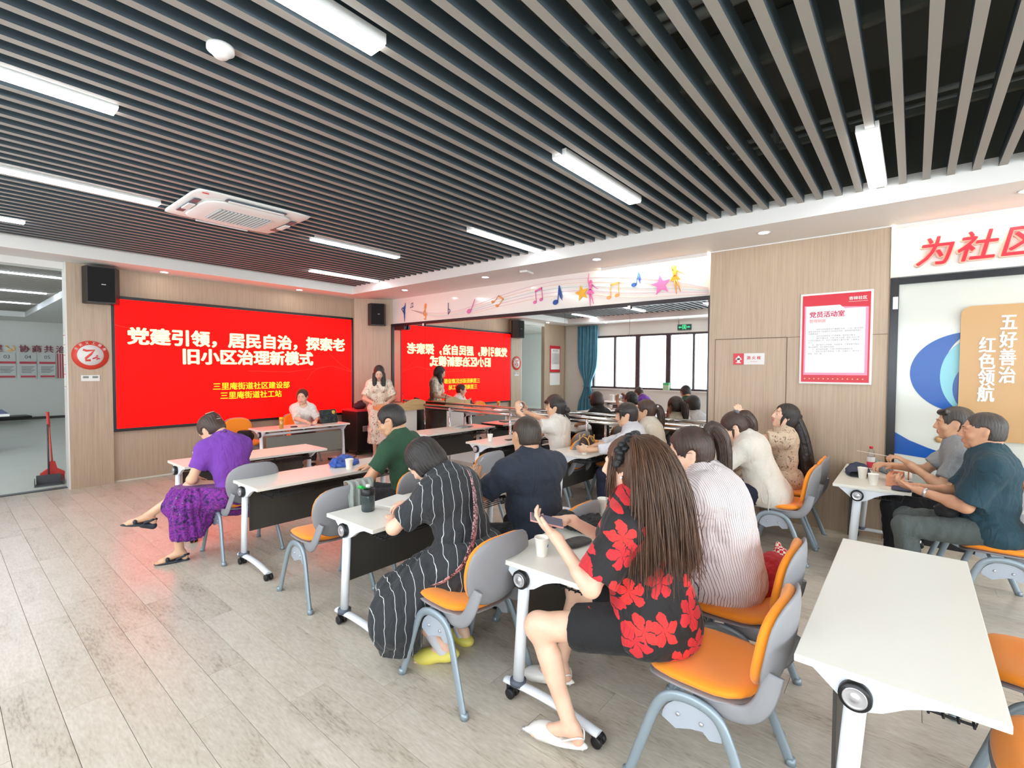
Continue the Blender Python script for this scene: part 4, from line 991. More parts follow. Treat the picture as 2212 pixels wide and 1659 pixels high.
        for k_ in range(5): A(('cap', base+fdir*.13+sdv*(k_-2)*.0155+V(0, 0, -.006), base+fdir*(.172-.008*abs(k_-1 if q < 0 else k_-3))+sdv*(k_-2)*.016+V(0, 0, -.010), .010, .0085, .006, 'foot%d' % i))
    pts = [p[1] for p in prims]+[p[2] for p in prims if p[0] == 'cap']
    lo = np.min(pts, 0)-.16; hi = np.max(pts, 0)+.16
    F = Field(lo, hi, h)
    for p in prims: F.prim(p)
    Vt, Q = F.mesh()
    u = (Vt-HC)@HR/hs
    lip = np.exp(-((u[:, 0]/.021)**4+((u[:, 2]+.060)/.0105)**4))*(u[:, 1] > .075)
    body = link('body', to_mesh(Vt, Q, {'lip': lip}), skin_mat(*skin), root)
    J = dict(P0=P0, waist=waist, chest=chest, nb=nb, T=T, Tl=Tl, SH=SH, EL=EL, WR=WR, KN=KN, AN=AN, HC=HC, HR=HR, hs=hs, hip=hipj, root=root, prims=prims, fd=fd_, nt=neck_top, st=st)
    HM = Matrix([list(HR[i])+[HC[i]] for i in range(3)]+[[0, 0, 0, 1]])
    J['HM'] = HM
    # eyes and brows
    eb = B()
    for q in (-1, 1): eb.ball((q*.031*hs, .0775*hs, .004*hs), (.0128*hs, .0128*hs, .0072*hs), 12)
    e = eb.obj('eyes', mat('eye_white', (236, 230, 224), .2), root); e.matrix_local = HM
    eb = B()
    for q in (-1, 1): eb.ball((q*.0305*hs, .0850*hs, .0035*hs), (.0062*hs, .0060*hs, .0062*hs), 10)
    o = eb.obj('irises', mat('eye_dark', (36, 24, 20), .15), e)
    bb = B()
    for q in (-1, 1): bb.tube([(q*.013*hs, .0945*hs, .027*hs), (q*.028*hs, .0925*hs, .032*hs), (q*.047*hs, .0785*hs, .029*hs)], .002, 6, rs=[.0018*hs, .0022*hs, .001*hs])
    o = bb.obj('eyebrows', mat('brow', (44, 32, 28), .8), root); o.matrix_local = HM
    # ---- clothes
    def clothes(nm, sel, inf, m, cuts=(), hh=.009, amp=.0035, extra=(), freq=34, subs=(), k_=None, arms=(), armcuts=()):
        ps = [p for p in prims if sel(p)]
        ae = list(extra)+list(arms)
        al = [p[1] for p in ps]+[p[2] for p in ps if p[0] == 'cap']+[p[1] for p in ae]+[p[2] for p in ae if p[0] == 'cap']
        G = Field(np.min(al, 0)-.24, np.max(al, 0)+.24, hh)
        for p in arms: G.prim(p)
        for c_ in armcuts: c_(G)
        for p in ps: G.prim(p, inf(p) if callable(inf) else inf, k_)
        for p in extra: G.prim(p)
        if amp: G.noise(amp, wrinkles(f=freq))
        for c_ in cuts: c_(G)
        v, q = G.mesh(); return link(nm, to_mesh(v, q), m, root)
    J['clothes'] = clothes
    def armcut(i, frac, seg=0):
        a, b = (SH[i], EL[i]) if seg == 0 else (EL[i], WR[i]); pt = a+(b-a)*frac; n = nrm(b-a)
        def f(G):
            P = np.meshgrid(*G.ax, indexing='ij', sparse=True)
            d = (P[0]-pt[0])*n[0]+(P[1]-pt[1])*n[1]+(P[2]-pt[2])*n[2]
            r = np.sqrt((P[0]-pt[0])**2+(P[1]-pt[1])**2+(P[2]-pt[2])**2)
            G.F = np.where(r < .13*(1 if frac < .97 else 1.6), np.maximum(G.F, d), G.F)
        return f
    J['armcut'] = armcut
    def neckline(r=.07, fwd=.02, up=.02, rz=1.0):
        c = nb+T[:, 1]*fwd+T[:, 2]*up
        return lambda G: G.prim(('sub', c, V(r, r, r*rz), T, .006), 0)
    J['neckline'] = neckline
    def limit(pt, n):
        pt = np.array(pt, float); n = nrm(n)
        def f(G):
            P = np.meshgrid(*G.ax, indexing='ij', sparse=True)
            G.F = np.maximum(G.F, (P[0]-pt[0])*n[0]+(P[1]-pt[1])*n[1]+(P[2]-pt[2])*n[2])
        return f
    J['limit'] = limit
    if top: top(J)
    if bottom: bottom(J)
    if shoes: shoes(J)
    if hair: hair(J)
    if extra: extra(J)
    return J

def tsel(p): return p[5 if p[0] == 'cap' else 4] is not None and p[-1] in ('torso', 'hips', 'neckbase')
def shirt(m, sleeve=.6, long=False, loose=.016, nr=.068, hem=None, fwd=.02, upn=.035, amp=.004, hh=.009, sl_loose=.014, nm='shirt', freq=34, extra=None, flare=0):
    def f(J):
        sel = lambda p: tsel(p)
        inf = loose
        cuts = [J['neckline'](nr, fwd, upn)]; acuts = [J['armcut'](i, sleeve, 1 if long else 0) for i in (0, 1)]
        ex = list(extra(J)) if extra else []; am = []
        a0 = .042*(.4+.6*J['st'])+.006*(J['st'] > 1.2)+sl_loose
        for i in (0, 1):
            S_, E_, W_ = J['SH'][i], J['EL'][i], J['WR'][i]
            if long:
                e = E_+(W_-E_)*(sleeve+.12); am += [('cap', S_, E_, a0*1.05, a0*.95, .05), ('cap', E_, e, a0*.95, a0*.85+.004, .02)]
            else:
                e = S_+(E_-S_)*(sleeve+.14); am.append(('cap', S_, e, a0*1.0, a0*1.02+.006, .05))
        if hem is not None: cuts.append(J['limit'](V(0, 0, hem), V(0, 0, -1)))
        J[nm] = J['clothes'](nm, sel, inf, m, cuts, hh, amp, ex, freq, arms=am, armcuts=acuts)
    return f
def trousers(m, inf=.014, length=1.0, top_=.60, hh=.010, nm='trousers', amp=.004):
    def f(J):
        sel = lambda p: p[-1] in ('hips', 'thigh0', 'thigh1', 'shin0', 'shin1')
        cuts = []
        for i in (0, 1):
            pt = J['KN'][i]+(J['AN'][i]-J['KN'][i])*(length-.0); n = nrm(J['AN'][i]-J['KN'][i])
            def c_(G, pt=pt, n=n):
                P = np.meshgrid(*G.ax, indexing='ij', sparse=True)
                d = (P[0]-pt[0])*n[0]+(P[1]-pt[1])*n[1]+(P[2]-pt[2])*n[2]; r = np.sqrt((P[0]-pt[0])**2+(P[1]-pt[1])**2+(P[2]-pt[2])**2)
                G.F = np.where(r < .16, np.maximum(G.F, d), G.F)
            cuts.append(c_)
        ex = [('cap', J['KN'][i], J['AN'][i], .066, .058, .02) for i in (0, 1)] if length > .7 else []
        J[nm] = J['clothes'](nm, sel, inf, m, cuts, hh, amp, ex)
    return f
def shoe(m, kind='flat', sock=None):
    def f(J):
        for i in (0, 1):
            a = J['AN'][i]; d = J['fd'][i]; sd = np.cross(d, V(0, 0, 1)); sd = nrm(sd); u = np.cross(sd, d); R = np.stack([sd, d, u], 1)
            b = a-u*.055
            if kind == 'clog':
                ps = [('ell', b+d*.10+u*.004, V(.056, .095, .044), R, .02), ('ell', b-d*.01-u*.004, V(.048, .075, .036), R, .02), ('sub', b+u*.055-d*.0, V(.036, .055, .04), R, .008)]
            elif kind == 'wedge':
                ps = [('cap', b-d*.045-u*.038, b+d*.03-u*.03, .030, .022, .01), ('ell', b+d*.07-u*.02, V(.042, .115, .016), R, .015), ('cap', b+d*.085-sd*.035+u*.012, b+d*.085+sd*.035+u*.012, .016, .016, .02),
                      ('cap', b-d*.035-sd*.03+u*.02, b+d*.02-sd*.036-u*.0, .009, .009, .01), ('cap', b-d*.035+sd*.03+u*.02, b+d*.02+sd*.036-u*.0, .009, .009, .01), ('cap', b-d*.062+u*.02, b-d*.035+sd*.028+u*.024, .009, .009, .01), ('cap', b-d*.062+u*.02, b-d*.035-sd*.028+u*.024, .009, .009, .01)]
            elif kind == 'pump':
                ps = [('ell', b+d*.115-u*.0, V(.050, .075, .034), R, .015), ('cap', b+d*.15-u*.010, b+d*.225-u*.018, .030, .007, .02), ('ell', b+d*.05-u*.024, V(.040, .13, .010), R, .01), ('sub', b+d*.045+u*.035, V(.038, .065, .040), R, .006), ('cap', b-d*.055-u*.02, b-d*.05-u*.04, .012, .008, .008)]
            else:
                ps = [('ell', b+d*.09-u*.0, V(.048, .085, .034), R, .02), ('ell', b-d*.02-u*.0, V(.040, .05, .034), R, .02), ('cap', b-d*.03-u*.025, b+d*.12-u*.025, .02, .018, .01)]
            al = [p[1] for p in ps]; G = Field(np.min(al, 0)-.2, np.max(al, 0)+.2, .006)
            for p in ps: G.prim(p)
            v, q = G.mesh(); so = link('shoe', to_mesh(v, q), m, J['root'])
            if kind == 'pump':
                B().tube(cr([tuple(b-d*.06+u*.005), tuple(b-d*.045+sd*.032+u*.03), tuple(b+d*.03+sd*.036+u*.0)])+[], .004, 6).tube(cr([tuple(b-d*.06+u*.005), tuple(b-d*.045-sd*.032+u*.03), tuple(b+d*.03-sd*.036+u*.0)]), .004, 6).obj('slingback_strap', m, so)
                B().ball(tuple(b+d*.222-u*.018), .012, 8).obj('toe_cap', M_silver, so)
            if sock:
                ps = [('cap', a-u*.04, a+nrm(J['KN'][i]-a)*.09, .040, .040, .02)]; G = Field(a-.25, a+.25, .008)
                for p in ps: G.prim(p)
                v, q = G.mesh(); link('sock', to_mesh(v, q), sock, J['root'])
    return f
def hairdo(style, cols=H_black, h=.0055, front=.0, parts=(), deep=.0, wisps=70):
    """style: short, crop, bob, long, pony, bun, thick layer over the skull, in the head's own frame"""
    def f(J):
        m = hair_mat(*cols); hs = J['hs']; g = J['HR'].T@V(0, 0, -1)   # gravity seen from the head
        I3 = np.eye(3); E = lambda c, r, k=.02, R=I3: ('ell', V(*c)*hs, V(*r)*hs, R, k); C = lambda a, b, ra, rb, k=.02: ('cap', np.array(a, float)*hs, np.array(b, float)*hs, ra*hs, rb*hs, k)
        S = lambda c, r, k=.008: ('sub', V(*c)*hs, V(*r)*hs, I3, k)
        paths = []
        top_t = {'crop': .006, 'short': .014}.get(style, .014)
        ps = [E((0, -.018, .034), (.074+top_t, .094+top_t, .084+top_t))]
        ps.append(E((0, -.04, -.015), (.068+top_t*.6, .068+top_t*.7, .075)))
        if style == 'bob': ps += [E((0, -.03, -.03), (.090, .085, .085)), C((-.078, .01, .0), (-.074, .022, -.05), .02, .014), C((.078, .01, .0), (.074, .022, -.05), .02, .014)]
        if style in ('long',): ps += [E((0, -.045, -.03), (.085, .07, .09))]
        ps.append(S((0, .098+front, -.008), (.068, .062, .092)))       # face opening
        ps.append(S((0, .07, -.13), (.09, .09, .085)))
        if style in ('short', 'crop'):
            ps.append(S((0, -.02, -.125), (.12, .15, .085))); [ps.append(S((q*.088, .006, -.012), (.032, .036, .05), .01)) for q in (-1, 1)]
        elif style != 'long' and style != 'bob':
            ps.append(S((0, -.0, -.14), (.12, .15, .07))); [ps.append(S((q*.088, .0, -.012), (.026, .03, .04), .01)) for q in (-1, 1)]
        if style == 'bob': ps.append(S((0, -.02, -.165), (.13, .16, .07)))
        for p in parts:
            if p[0] == 'chain':     # points in head frame, then hanging with gravity
                pts, r = p[1], p[2]
                pa = cr([tuple(np.array(q_, float)*hs)+(r_*hs,) for q_, r_ in zip(pts, r)], 3); paths.append(pa)
                for a_, b_ in zip(pa[:-1], pa[1:]): ps.append(('cap', V(*a_[:3]), V(*b_[:3]), a_[3], b_[3], .004))
            elif p[0] == 'hang':    # start, length, radius list, outward bend vector
                a_ = np.array(p[1], float); n = len(p[3]); raw = [tuple(a_*hs)+(p[3][0]*hs,)]; bend = np.array(p[4], float) if len(p) > 4 else V(0, 0, 0)
                for k_ in range(n-1):
                    b_ = a_+nrm(g+bend*(1-k_/n)**2)*p[2]/(n-1); raw.append(tuple(b_*hs)+(p[3][k_+1]*hs,)); a_ = b_
                pa = cr(raw, 3); paths.append(pa)
                for a_, b_ in zip(pa[:-1], pa[1:]): ps.append(('cap', V(*a_[:3]), V(*b_[:3]), a_[3], b_[3], .004))
            elif p[0] == 'sub': ps.append(S(p[1], p[2]))
            elif p[0] == 'ell': ps.append(E(p[1], p[2], .012))
        al = [p[1] for p in ps if p[0] != 'sub']+[p[2] for p in ps if p[0] == 'cap']
        G = Field(np.min(al, 0)-.14, np.max(al, 0)+.14, h)
        for p in ps: G.prim(p)
        # strand grooves running down from the crown
        P = np.meshgrid(*G.ax, indexing='ij', sparse=True); an = np.arctan2(P[0], P[1]+.02)
        G.F = G.F+np.where(np.abs(G.F) < .03, .0013*np.sin(an*34+3*np.sin(P[2]*30))+.0010*np.sin(an*71+5*np.sin(P[2]*22+1)), 0).astype(np.float32)
        v, q = G.mesh(); o = link('hair', to_mesh(v, q), m, J['root']); o.matrix_local = J['HM']; J['hairobj'] = o
        if paths and wisps:
            rs = np.random.RandomState(len(paths)); sbm = B()
            for pa in paths:
                if max(a_[3] for a_ in pa) < .013: continue
                for k_ in range(wisps):
                    ph = rs.rand()*6.28; rr_ = .80+.26*rs.rand(); tw = rs.uniform(-.5, .5); pts = []; n = len(pa); ext = .95+.12*rs.rand()
                    for i_, a_ in enumerate(pa):
                        d = nrm(V(*pa[min(i_+1, n-1)][:3])-V(*pa[max(i_-1, 0)][:3])); s1 = nrm(np.cross(d, V(1, .2, .1))); s2 = np.cross(d, s1); t_ = i_/(n-1)
                        pts.append(tuple(V(*a_[:3])+(s1*math.cos(ph+tw*t_)+s2*math.sin(ph+tw*t_))*(a_[3]*rr_+.0015)))
                    L_ = V(*pts[-1])-V(*pts[-2]); pts.append(tuple(V(*pts[-1])+L_*rs.rand()*1.5))
                    sbm.tube(pts, .002, 4, cap=False, rs=[.0026]*(len(pts)-2)+[.0016, .0004])
            so = sbm.obj('hair_strands', m, J['root']); so['kind'] = 'stuff'; so.matrix_local = J['HM']
    return f
def strands(J, starts, length, cols, bend=(0, 0, 0), w=.004, nseg=10, jit=.006, nm='hair_strands', seed=1, curlv=0.):
    """many thin ribbons hanging from points given in the head frame"""
    rs = np.random.RandomState(seed); hs = J['hs']; g = J['HR'].T@V(0, 0, -1); b = B(); bend = np.array(bend, float)
    for s0, out, L in starts:
        a = np.array(s0, float)*hs+rs.randn(3)*jit*.3; o = nrm(out)*1.0; pts = []; ph = rs.rand()*6.28
        L = L*length*(.9+.2*rs.rand()); v = o.copy(); dr = rs.randn(3)*.05
        for k in range(nseg):
            pts.append(tuple(a)); t = k/(nseg-1); v = nrm(v*(1-.35)+(g+dr+bend*(1-t))*.35*(1+2*t)); a = a+v*L/(nseg-1)+nrm(np.cross(g, o)+1e-3)*curlv*math.sin(t*9+ph)*.004
        b.tube(pts, w, 4, cap=False, rs=[w*(1-.6*(k/(nseg-1))**3) for k in range(nseg)])
    ob = b.obj(nm, hair_mat(*cols), J['root']); ob['kind'] = 'stuff'; ob.matrix_local = J['HM']; return ob
def glasses(J, col=(190, 160, 130)):
    hs = J['hs']; b = B()
    for q in (-1, 1):
        b.tube([(q*.033*hs+.0235*hs*math.cos(a), (.099-abs(.0235*math.cos(a))*.12*(1 if math.cos(a)*q > 0 else 0))*hs, .0+.019*hs*math.sin(a)) for a in [k*PI/12 for k in range(25)]], .0012, 6, cap=False)
        b.tube([(q*.056*hs, .096*hs, .006*hs), (q*.072*hs, .075*hs, .010*hs), (q*.0785*hs, .0, .012*hs), (q*.078*hs, -.015*hs, .0)], .0013, 6)
    b.tube([(-.010*hs, .099*hs, .004), (0, .1015*hs, .008), (.010*hs, .099*hs, .004)], .0012, 6)
    o = b.obj('glasses', mat('glasses_frame', col, .3, .6), J['root']); o.matrix_local = J['HM']

# ------------------------------------------------------------------ cloth materials
def creases(m, strength=.42, scale=11):
    nt, b, tc = nodes_of(m); mp = nd(nt, 'ShaderNodeMapping'); mp.inputs['Scale'].default_value = (1, 1, .45); mp.inputs['Rotation'].default_value = (.5, .4, 0)
    nt.links.new(tc.outputs['Object'], mp.inputs[0]); n = nd(nt, 'ShaderNodeTexNoise'); n.inputs['Scale'].default_value = scale; n.inputs['Detail'].default_value = 3; n.inputs['Distortion'].default_value = 1.2
    nt.links.new(mp.outputs[0], n.inputs['Vector']); r = math_n(nt, 'ABSOLUTE', math_n(nt, 'SUBTRACT', n.outputs[0], .5))
    bp = nd(nt, 'ShaderNodeBump'); bp.inputs['Strength'].default_value = strength; bp.inputs['Distance'].default_value = .05; nt.links.new(r, bp.inputs['Height'])
    for l in list(b.inputs['Normal'].links): nt.links.new(l.from_socket, bp.inputs['Normal']) if False else None
    old = [l.from_node for l in b.inputs['Normal'].links]
    if old: nt.links.new(bp.outputs[0], old[0].inputs['Normal'])
    else: nt.links.new(bp.outputs[0], b.inputs['Normal'])
    return m
def fabric(name, c, rough=.85, sc_=260, st=.25, var=.06):
    new = name not in MATS; m = mat(name, c, rough, bump=(sc_, st), var=(5, var), sheen=.04)
    return creases(m) if new else m
def cyl_coords(nt, tc, r=.17, oy=0.0):
    sp = nd(nt, 'ShaderNodeSeparateXYZ'); nt.links.new(tc.outputs['Object'], sp.inputs[0])
    u = math_n(nt, 'MULTIPLY', math_n(nt, 'SUBTRACT', sp.outputs['X'], sp.outputs['Y']), .75)
    return u, sp.outputs['Z'], sp
def stripes(name, base, line, pitch, width, mode='cyl', oy=0., wob=.0, sk=0.):
    m = mat(name, base, .8, sheen=.1); nt, b, tc = nodes_of(m); u, z, sp = cyl_coords(nt, tc, .2, oy)
    if mode == 'x': u = math_n(nt, 'ADD', math_n(nt, 'SUBTRACT', sp.outputs['X'], math_n(nt, 'MULTIPLY', sp.outputs['Y'], .6)), math_n(nt, 'MULTIPLY', sp.outputs['Z'], sk))
    if wob:
        n = nd(nt, 'ShaderNodeTexNoise'); n.inputs['Scale'].default_value = 9; nt.links.new(tc.outputs['Object'], n.inputs['Vector'])
        u = math_n(nt, 'ADD', u, math_n(nt, 'MULTIPLY', n.outputs[0], wob))
    f = math_n(nt, 'LESS_THAN', math_n(nt, 'FRACT', math_n(nt, 'MULTIPLY', u, 1/pitch)), width)
    mx = nd(nt, 'ShaderNodeMix', data_type='RGBA'); nt.links.new(f, mx.inputs['Factor']); mx.inputs['A'].default_value = lin(base); mx.inputs['B'].default_value = lin(line)
    nt.links.new(mx.outputs['Result'], b.inputs['Base Color']); return m
def floral(name, base, cols, scale, size=.42, petals=2.5, oy=0., thr=.5, leaf=True):
    """big petalled blooms on a plain ground"""
    m = mat(name, base, .75, sheen=.1); nt, b, tc = nodes_of(m); u, z, sp = cyl_coords(nt, tc, .2, oy)
    cb_ = nd(nt, 'ShaderNodeCombineXYZ'); nt.links.new(u, cb_.inputs[0]); nt.links.new(z, cb_.inputs[1])
    ns = nd(nt, 'ShaderNodeTexNoise'); ns.inputs['Scale'].default_value = 30; ns.inputs['Detail'].default_value = 4; nt.links.new(cb_.outputs[0], ns.inputs['Vector'])
    nv = nd(nt, 'ShaderNodeVectorMath', operation='SCALE'); nt.links.new(ns.outputs['Color'], nv.inputs[0]); nv.inputs['Scale'].default_value = .035
    ad = nd(nt, 'ShaderNodeVectorMath', operation='ADD'); nt.links.new(cb_.outputs[0], ad.inputs[0]); nt.links.new(nv.outputs[0], ad.inputs[1])
    vo = nd(nt, 'ShaderNodeTexVoronoi', voronoi_dimensions='2D'); vo.inputs['Scale'].default_value = scale; vo.inputs['Randomness'].default_value = .75
    nt.links.new(ad.outputs[0], vo.inputs['Vector'])
    sc2 = nd(nt, 'ShaderNodeVectorMath', operation='SCALE'); nt.links.new(ad.outputs[0], sc2.inputs[0]); sc2.inputs['Scale'].default_value = scale
    ps2 = nd(nt, 'ShaderNodeVectorMath', operation='SCALE'); nt.links.new(vo.outputs['Position'], ps2.inputs[0]); ps2.inputs['Scale'].default_value = scale
    df = nd(nt, 'ShaderNodeVectorMath', operation='SUBTRACT'); nt.links.new(sc2.outputs[0], df.inputs[0]); nt.links.new(ps2.outputs[0], df.inputs[1])
    s2 = nd(nt, 'ShaderNodeSeparateXYZ'); nt.links.new(df.outputs[0], s2.inputs[0])
    hu = nd(nt, 'ShaderNodeSeparateColor'); nt.links.new(vo.outputs['Color'], hu.inputs[0])
    ang = math_n(nt, 'ADD', math_n(nt, 'ARCTAN2', s2.outputs[0], s2.outputs[1]), math_n(nt, 'MULTIPLY', hu.outputs[0], 6.28))
    co_ = math_n(nt, 'ABSOLUTE', math_n(nt, 'COSINE', math_n(nt, 'MULTIPLY', ang, petals)))
    rr = math_n(nt, 'MULTIPLY', math_n(nt, 'ADD', math_n(nt, 'MULTIPLY', math_n(nt, 'POWER', co_, .6), .6), .42), size)
    vl = nd(nt, 'ShaderNodeVectorMath', operation='LENGTH'); nt.links.new(df.outputs[0], vl.inputs[0])
    inside = math_n(nt, 'LESS_THAN', vl.outputs['Value'], rr)
    seam = math_n(nt, 'GREATER_THAN', co_, .16); core = math_n(nt, 'GREATER_THAN', vl.outputs['Value'], size*.12)
    inside = math_n(nt, 'MULTIPLY', inside, math_n(nt, 'MULTIPLY', seam, core))
    tone = ramp(nt, hu.outputs[1], [((i+.5)/len(cols), lin(c)) for i, c in enumerate(cols)])
    mx = nd(nt, 'ShaderNodeMix', data_type='RGBA'); nt.links.new(inside, mx.inputs['Factor']); mx.inputs['A'].default_value = lin(base); nt.links.new(tone, mx.inputs['B'])
    nt.links.new(mx.outputs['Result'], b.inputs['Base Color']); return m
def blotch(name, cols, scale=14, rough=.8):
    m = mat(name, cols[0][1], rough, sheen=.1); nt, b, tc = nodes_of(m)
    n = nd(nt, 'ShaderNodeTexNoise'); n.inputs['Scale'].default_value = scale; n.inputs['Detail'].default_value = 6; n.inputs['Roughness'].default_value = .6; n.inputs['Distortion'].default_value = 1.5
    nt.links.new(tc.outputs['Object'], n.inputs['Vector'])
    o = ramp(nt, n.outputs[0], [(p, lin(c)) for p, c in cols], 'CONSTANT'); nt.links.new(o, b.inputs['Base Color']); return m
C_purple = fabric('violet_jersey', (120, 62, 168)); C_skirt = blotch('purple_print', [(0, (44, 20, 70)), (.42, (96, 28, 128)), (.5, (140, 40, 150)), (.58, (60, 24, 90)), (.66, (170, 160, 190)), (.69, (84, 30, 120))], 22)
C_green = fabric('dark_green_tee', (40, 78, 54)); C_blackd = stripes('black_striped_dress', (40, 43, 47), (208, 212, 212), .062, .05, 'x', wob=.05)
C_navy = fabric('navy_shirt', (42, 50, 64)); C_dark = fabric('dark_trousers', (34, 34, 38)); C_slate = fabric('slate_trousers', (84, 92, 90), sc_=120, st=.5)
C_white = fabric('white_cotton', (222, 217, 208)); C_hood = fabric('pale_grey_hoodie', (206, 206, 210)); C_cream = fabric('cream_sweatshirt', (214, 207, 192))
C_blouse = fabric('white_gauze_blouse', (216, 210, 198), sc_=120, st=.35); C_pat = blotch('sand_print', [(0, (120, 96, 84)), (.40, (206, 184, 158)), (.55, (216, 196, 170)), (.62, (140, 120, 112)), (.66, (212, 190, 164))], 26)
C_striped = stripes('pink_striped_shirt', (222, 210, 208), (92, 82, 104), .0135, .16, 'x', sk=.12)
C_redfl = floral('red_bloom_black', (26, 23, 25), [(222, 46, 44), (204, 36, 46)], 8.0, .52)
C_teal = fabric('dark_teal_tee', (30, 62, 74)); C_grey = fabric('grey_tee', (142, 146, 148)); C_floral = blotch('cream_floral', [(0, (150, 110, 92)), (.36, (190, 120, 100)), (.41, (238, 226, 206)), (.60, (236, 222, 200)), (.64, (112, 104, 92)), (.68, (236, 222, 200))], 20)
C_knit = blotch('white_fleck_knit', [(0, (238, 234, 226)), (.6, (120, 120, 120)), (.63, (238, 234, 226))], 60)
M_blk = fabric('black_cloth', (26, 26, 28))

for q_ in (C_skirt, C_blackd, C_pat, C_striped, C_redfl, C_floral): creases(q_)
def skirt(m, extra, top_=None, sel=('hips', 'thigh0', 'thigh1'), inf=.02, hh=.010, amp=.005, cuts=None, nm='skirt', folds=0, fold_amp=.008):
    def f(J):
        def fold(G):
            if folds:
                P = np.meshgrid(*G.ax, indexing='ij', sparse=True); k = J['KN'][0]*.5+J['KN'][1]*.5
                an = np.arctan2(P[0]-k[0], P[1]-k[1]+.1); G.F = G.F+np.where(np.abs(G.F) < .04, fold_amp*np.sin(an*folds+2*np.sin(P[2]*9)), 0).astype(np.float32)
        J[nm] = J['clothes'](nm, lambda p: p[-1] in sel, inf, m, [fold]+(cuts(J) if cuts else []), hh, amp, extra(J), 26)
    return f

# 1 woman in purple
def pl_skirt(J):
    K = J['KN']; return [('cap', J['P0']+V(0, -.02, -.03), (K[0]+K[1])/2+V(0, -.03, 0), .17, .13, .05), ('cap', K[0]+V(-.0, -.10, -.02), K[0]+V(.02, -.12, -.22), .10, .125, .05),
                         ('cap', K[1]+V(0, -.06, -.02), K[1]+V(.0, -.08, -.24), .10, .13, .05), ('cap', J['P0']+V(.10, -.05, -.02), J['P0']+V(.20, .02, -.20), .10, .08, .04)]
pj = person('woman in a purple top and purple print skirt, legs crossed, head bowed', (1.74, 4.70, 0), .42, s=.98, h=.0075, stout=1.13, lean=(.18, .32, .5), twist=-.35, head=(.85, .05, 0),
       hands=[V(-.06, .36, .66), V(.2, .42, .74)], curl=(.6, .5), elbow=(V(-.9, -.3, -.6), V(.9, -.3, -.5)), feet=[V(-.30, .30, .0, -.7, .6, 0), V(-.34, .60, .30, -.75, .6, .12)], knees=[V(-.2, .6, 1), V(-.4, .5, 1)],
       skin=('warm', (226, 184, 152)), top=shirt(C_purple, .62, loose=.018, nr=.075, upn=.03, hem=.50, fwd=-.01), bottom=skirt(C_skirt, pl_skirt, cuts=lambda J: [J['limit'](V(0, 0, .635), V(0, 0, 1)), J['limit'](V(0, 0, .20), V(0, 0, -1))], folds=16),
       shoes=shoe(mat('dark_navy_leather', (38, 48, 60), .4), 'wedge'), hair=hairdo('pony', H_dbrown, parts=[('ell', (0, -.10, .05), (.045, .035, .045)), ('ell', (0.01, -.09, .085), (.03, .03, .03))]))
hc_ = B()
for k in range(5): hc_.tube(cr([(-.035+.0*k, -.085-.004*k, .105-.022*k), (0, -.125, .085-.02*k), (.035, -.085, .105-.022*k)], 4), .0035, 5, flat=(.007, .0025))
o = hc_.obj('hair_claw', mat('pearl_claw', (214, 200, 180), .2, .2), pj['root']); o.matrix_local = pj['HM'] @ Matrix.Scale(1.13, 4)

# 2 man in green
gj = person('young man in a dark green t-shirt and glasses looking down to the left', (2.66, 3.42, 0), .25, female=False, s=1.07, h=.0075, lean=(.03, .12, .2), twist=.1, side=-.06, head=(.35, .55, .0),
       hands=[V(-.34, .30, .55), V(.12, .45, .76)], feet=[V(-.1, .45, 0), V(.12, .45, 0)], curl=(.3, .6), skin=('tan', (214, 168, 134)), elbow=(V(-.9, -.5, -.3), V(.7, -.5, -.7)),
       top=shirt(C_green, .62, loose=.022, nr=.07, hem=.46, sl_loose=.02), bottom=trousers(C_dark), shoes=shoe(M_black), hair=hairdo('short', H_black))
glasses(gj, (60, 70, 90))

# 3 woman in the black striped dress
def bd_sk(J):
    K = J['KN']; return [('cap', J['P0']+V(0, -.02, 0), (K[0]+K[1])/2+V(0, -.06, -.02), .19, .17, .06), ('cap', K[0]+V(-.05, -.10, -.04), K[0]+V(-.03, -.10, -.28), .13, .12, .06),
                         ('cap', K[1]+V(.0, -.12, -.06), K[1]+V(-.06, -.14, -.24), .12, .11, .06), ('cap', J['waist']+V(0, -.02, 0), J['P0']+V(0, -.05, -.02), .16, .20, .06), ('cap', J['P0']+V(-.12, .1, 0), K[0]+V(-.1, -.12, -.1), .10, .13, .06)]
bj = person('woman with short black hair in a loose black dress with white lines, writing', (1.98, 1.96, 0), .10, s=1.03, h=.006, stout=1.18, lean=(.28, .42, .62), twist=.12, side=-.02, head=(.80, .25, -.1),
       hands=[V(-.12, .52, .745), V(.05, .48, .80)], elbow=(V(-1.0, -.1, -.5), V(.9, -.2, -.5)), curl=(.5, .7), feet=[V(-.14, .08, .02, -.35, .9, -.25), V(.08, .12, .0, .1, 1, 0)], knees=[V(-.35, .9, .5), V(.1, .9, .5)],
       skin=('fair', (238, 198, 172)), top=shirt(C_blackd, .72, loose=.03, nr=.085, upn=.035, hem=.55, sl_loose=.022, hh=.008, nm='dress_top', fwd=-.01), bottom=skirt(C_blackd, bd_sk, inf=.035, nm='dress_skirt', folds=14, fold_amp=.006, hh=.009, cuts=lambda J: [J['limit'](V(0, 0, .72), V(0, 0, 1)), J['limit'](V(0, 0, .10), V(0, 0, -1))]),
       shoes=shoe(mat('yellow_clog', (228, 216, 104), .6), 'clog', mat('pale_sock', (208, 206, 214), .9)), hair=hairdo('bob', ('black', (20, 17, 17), (52, 44, 40)), h=.005))
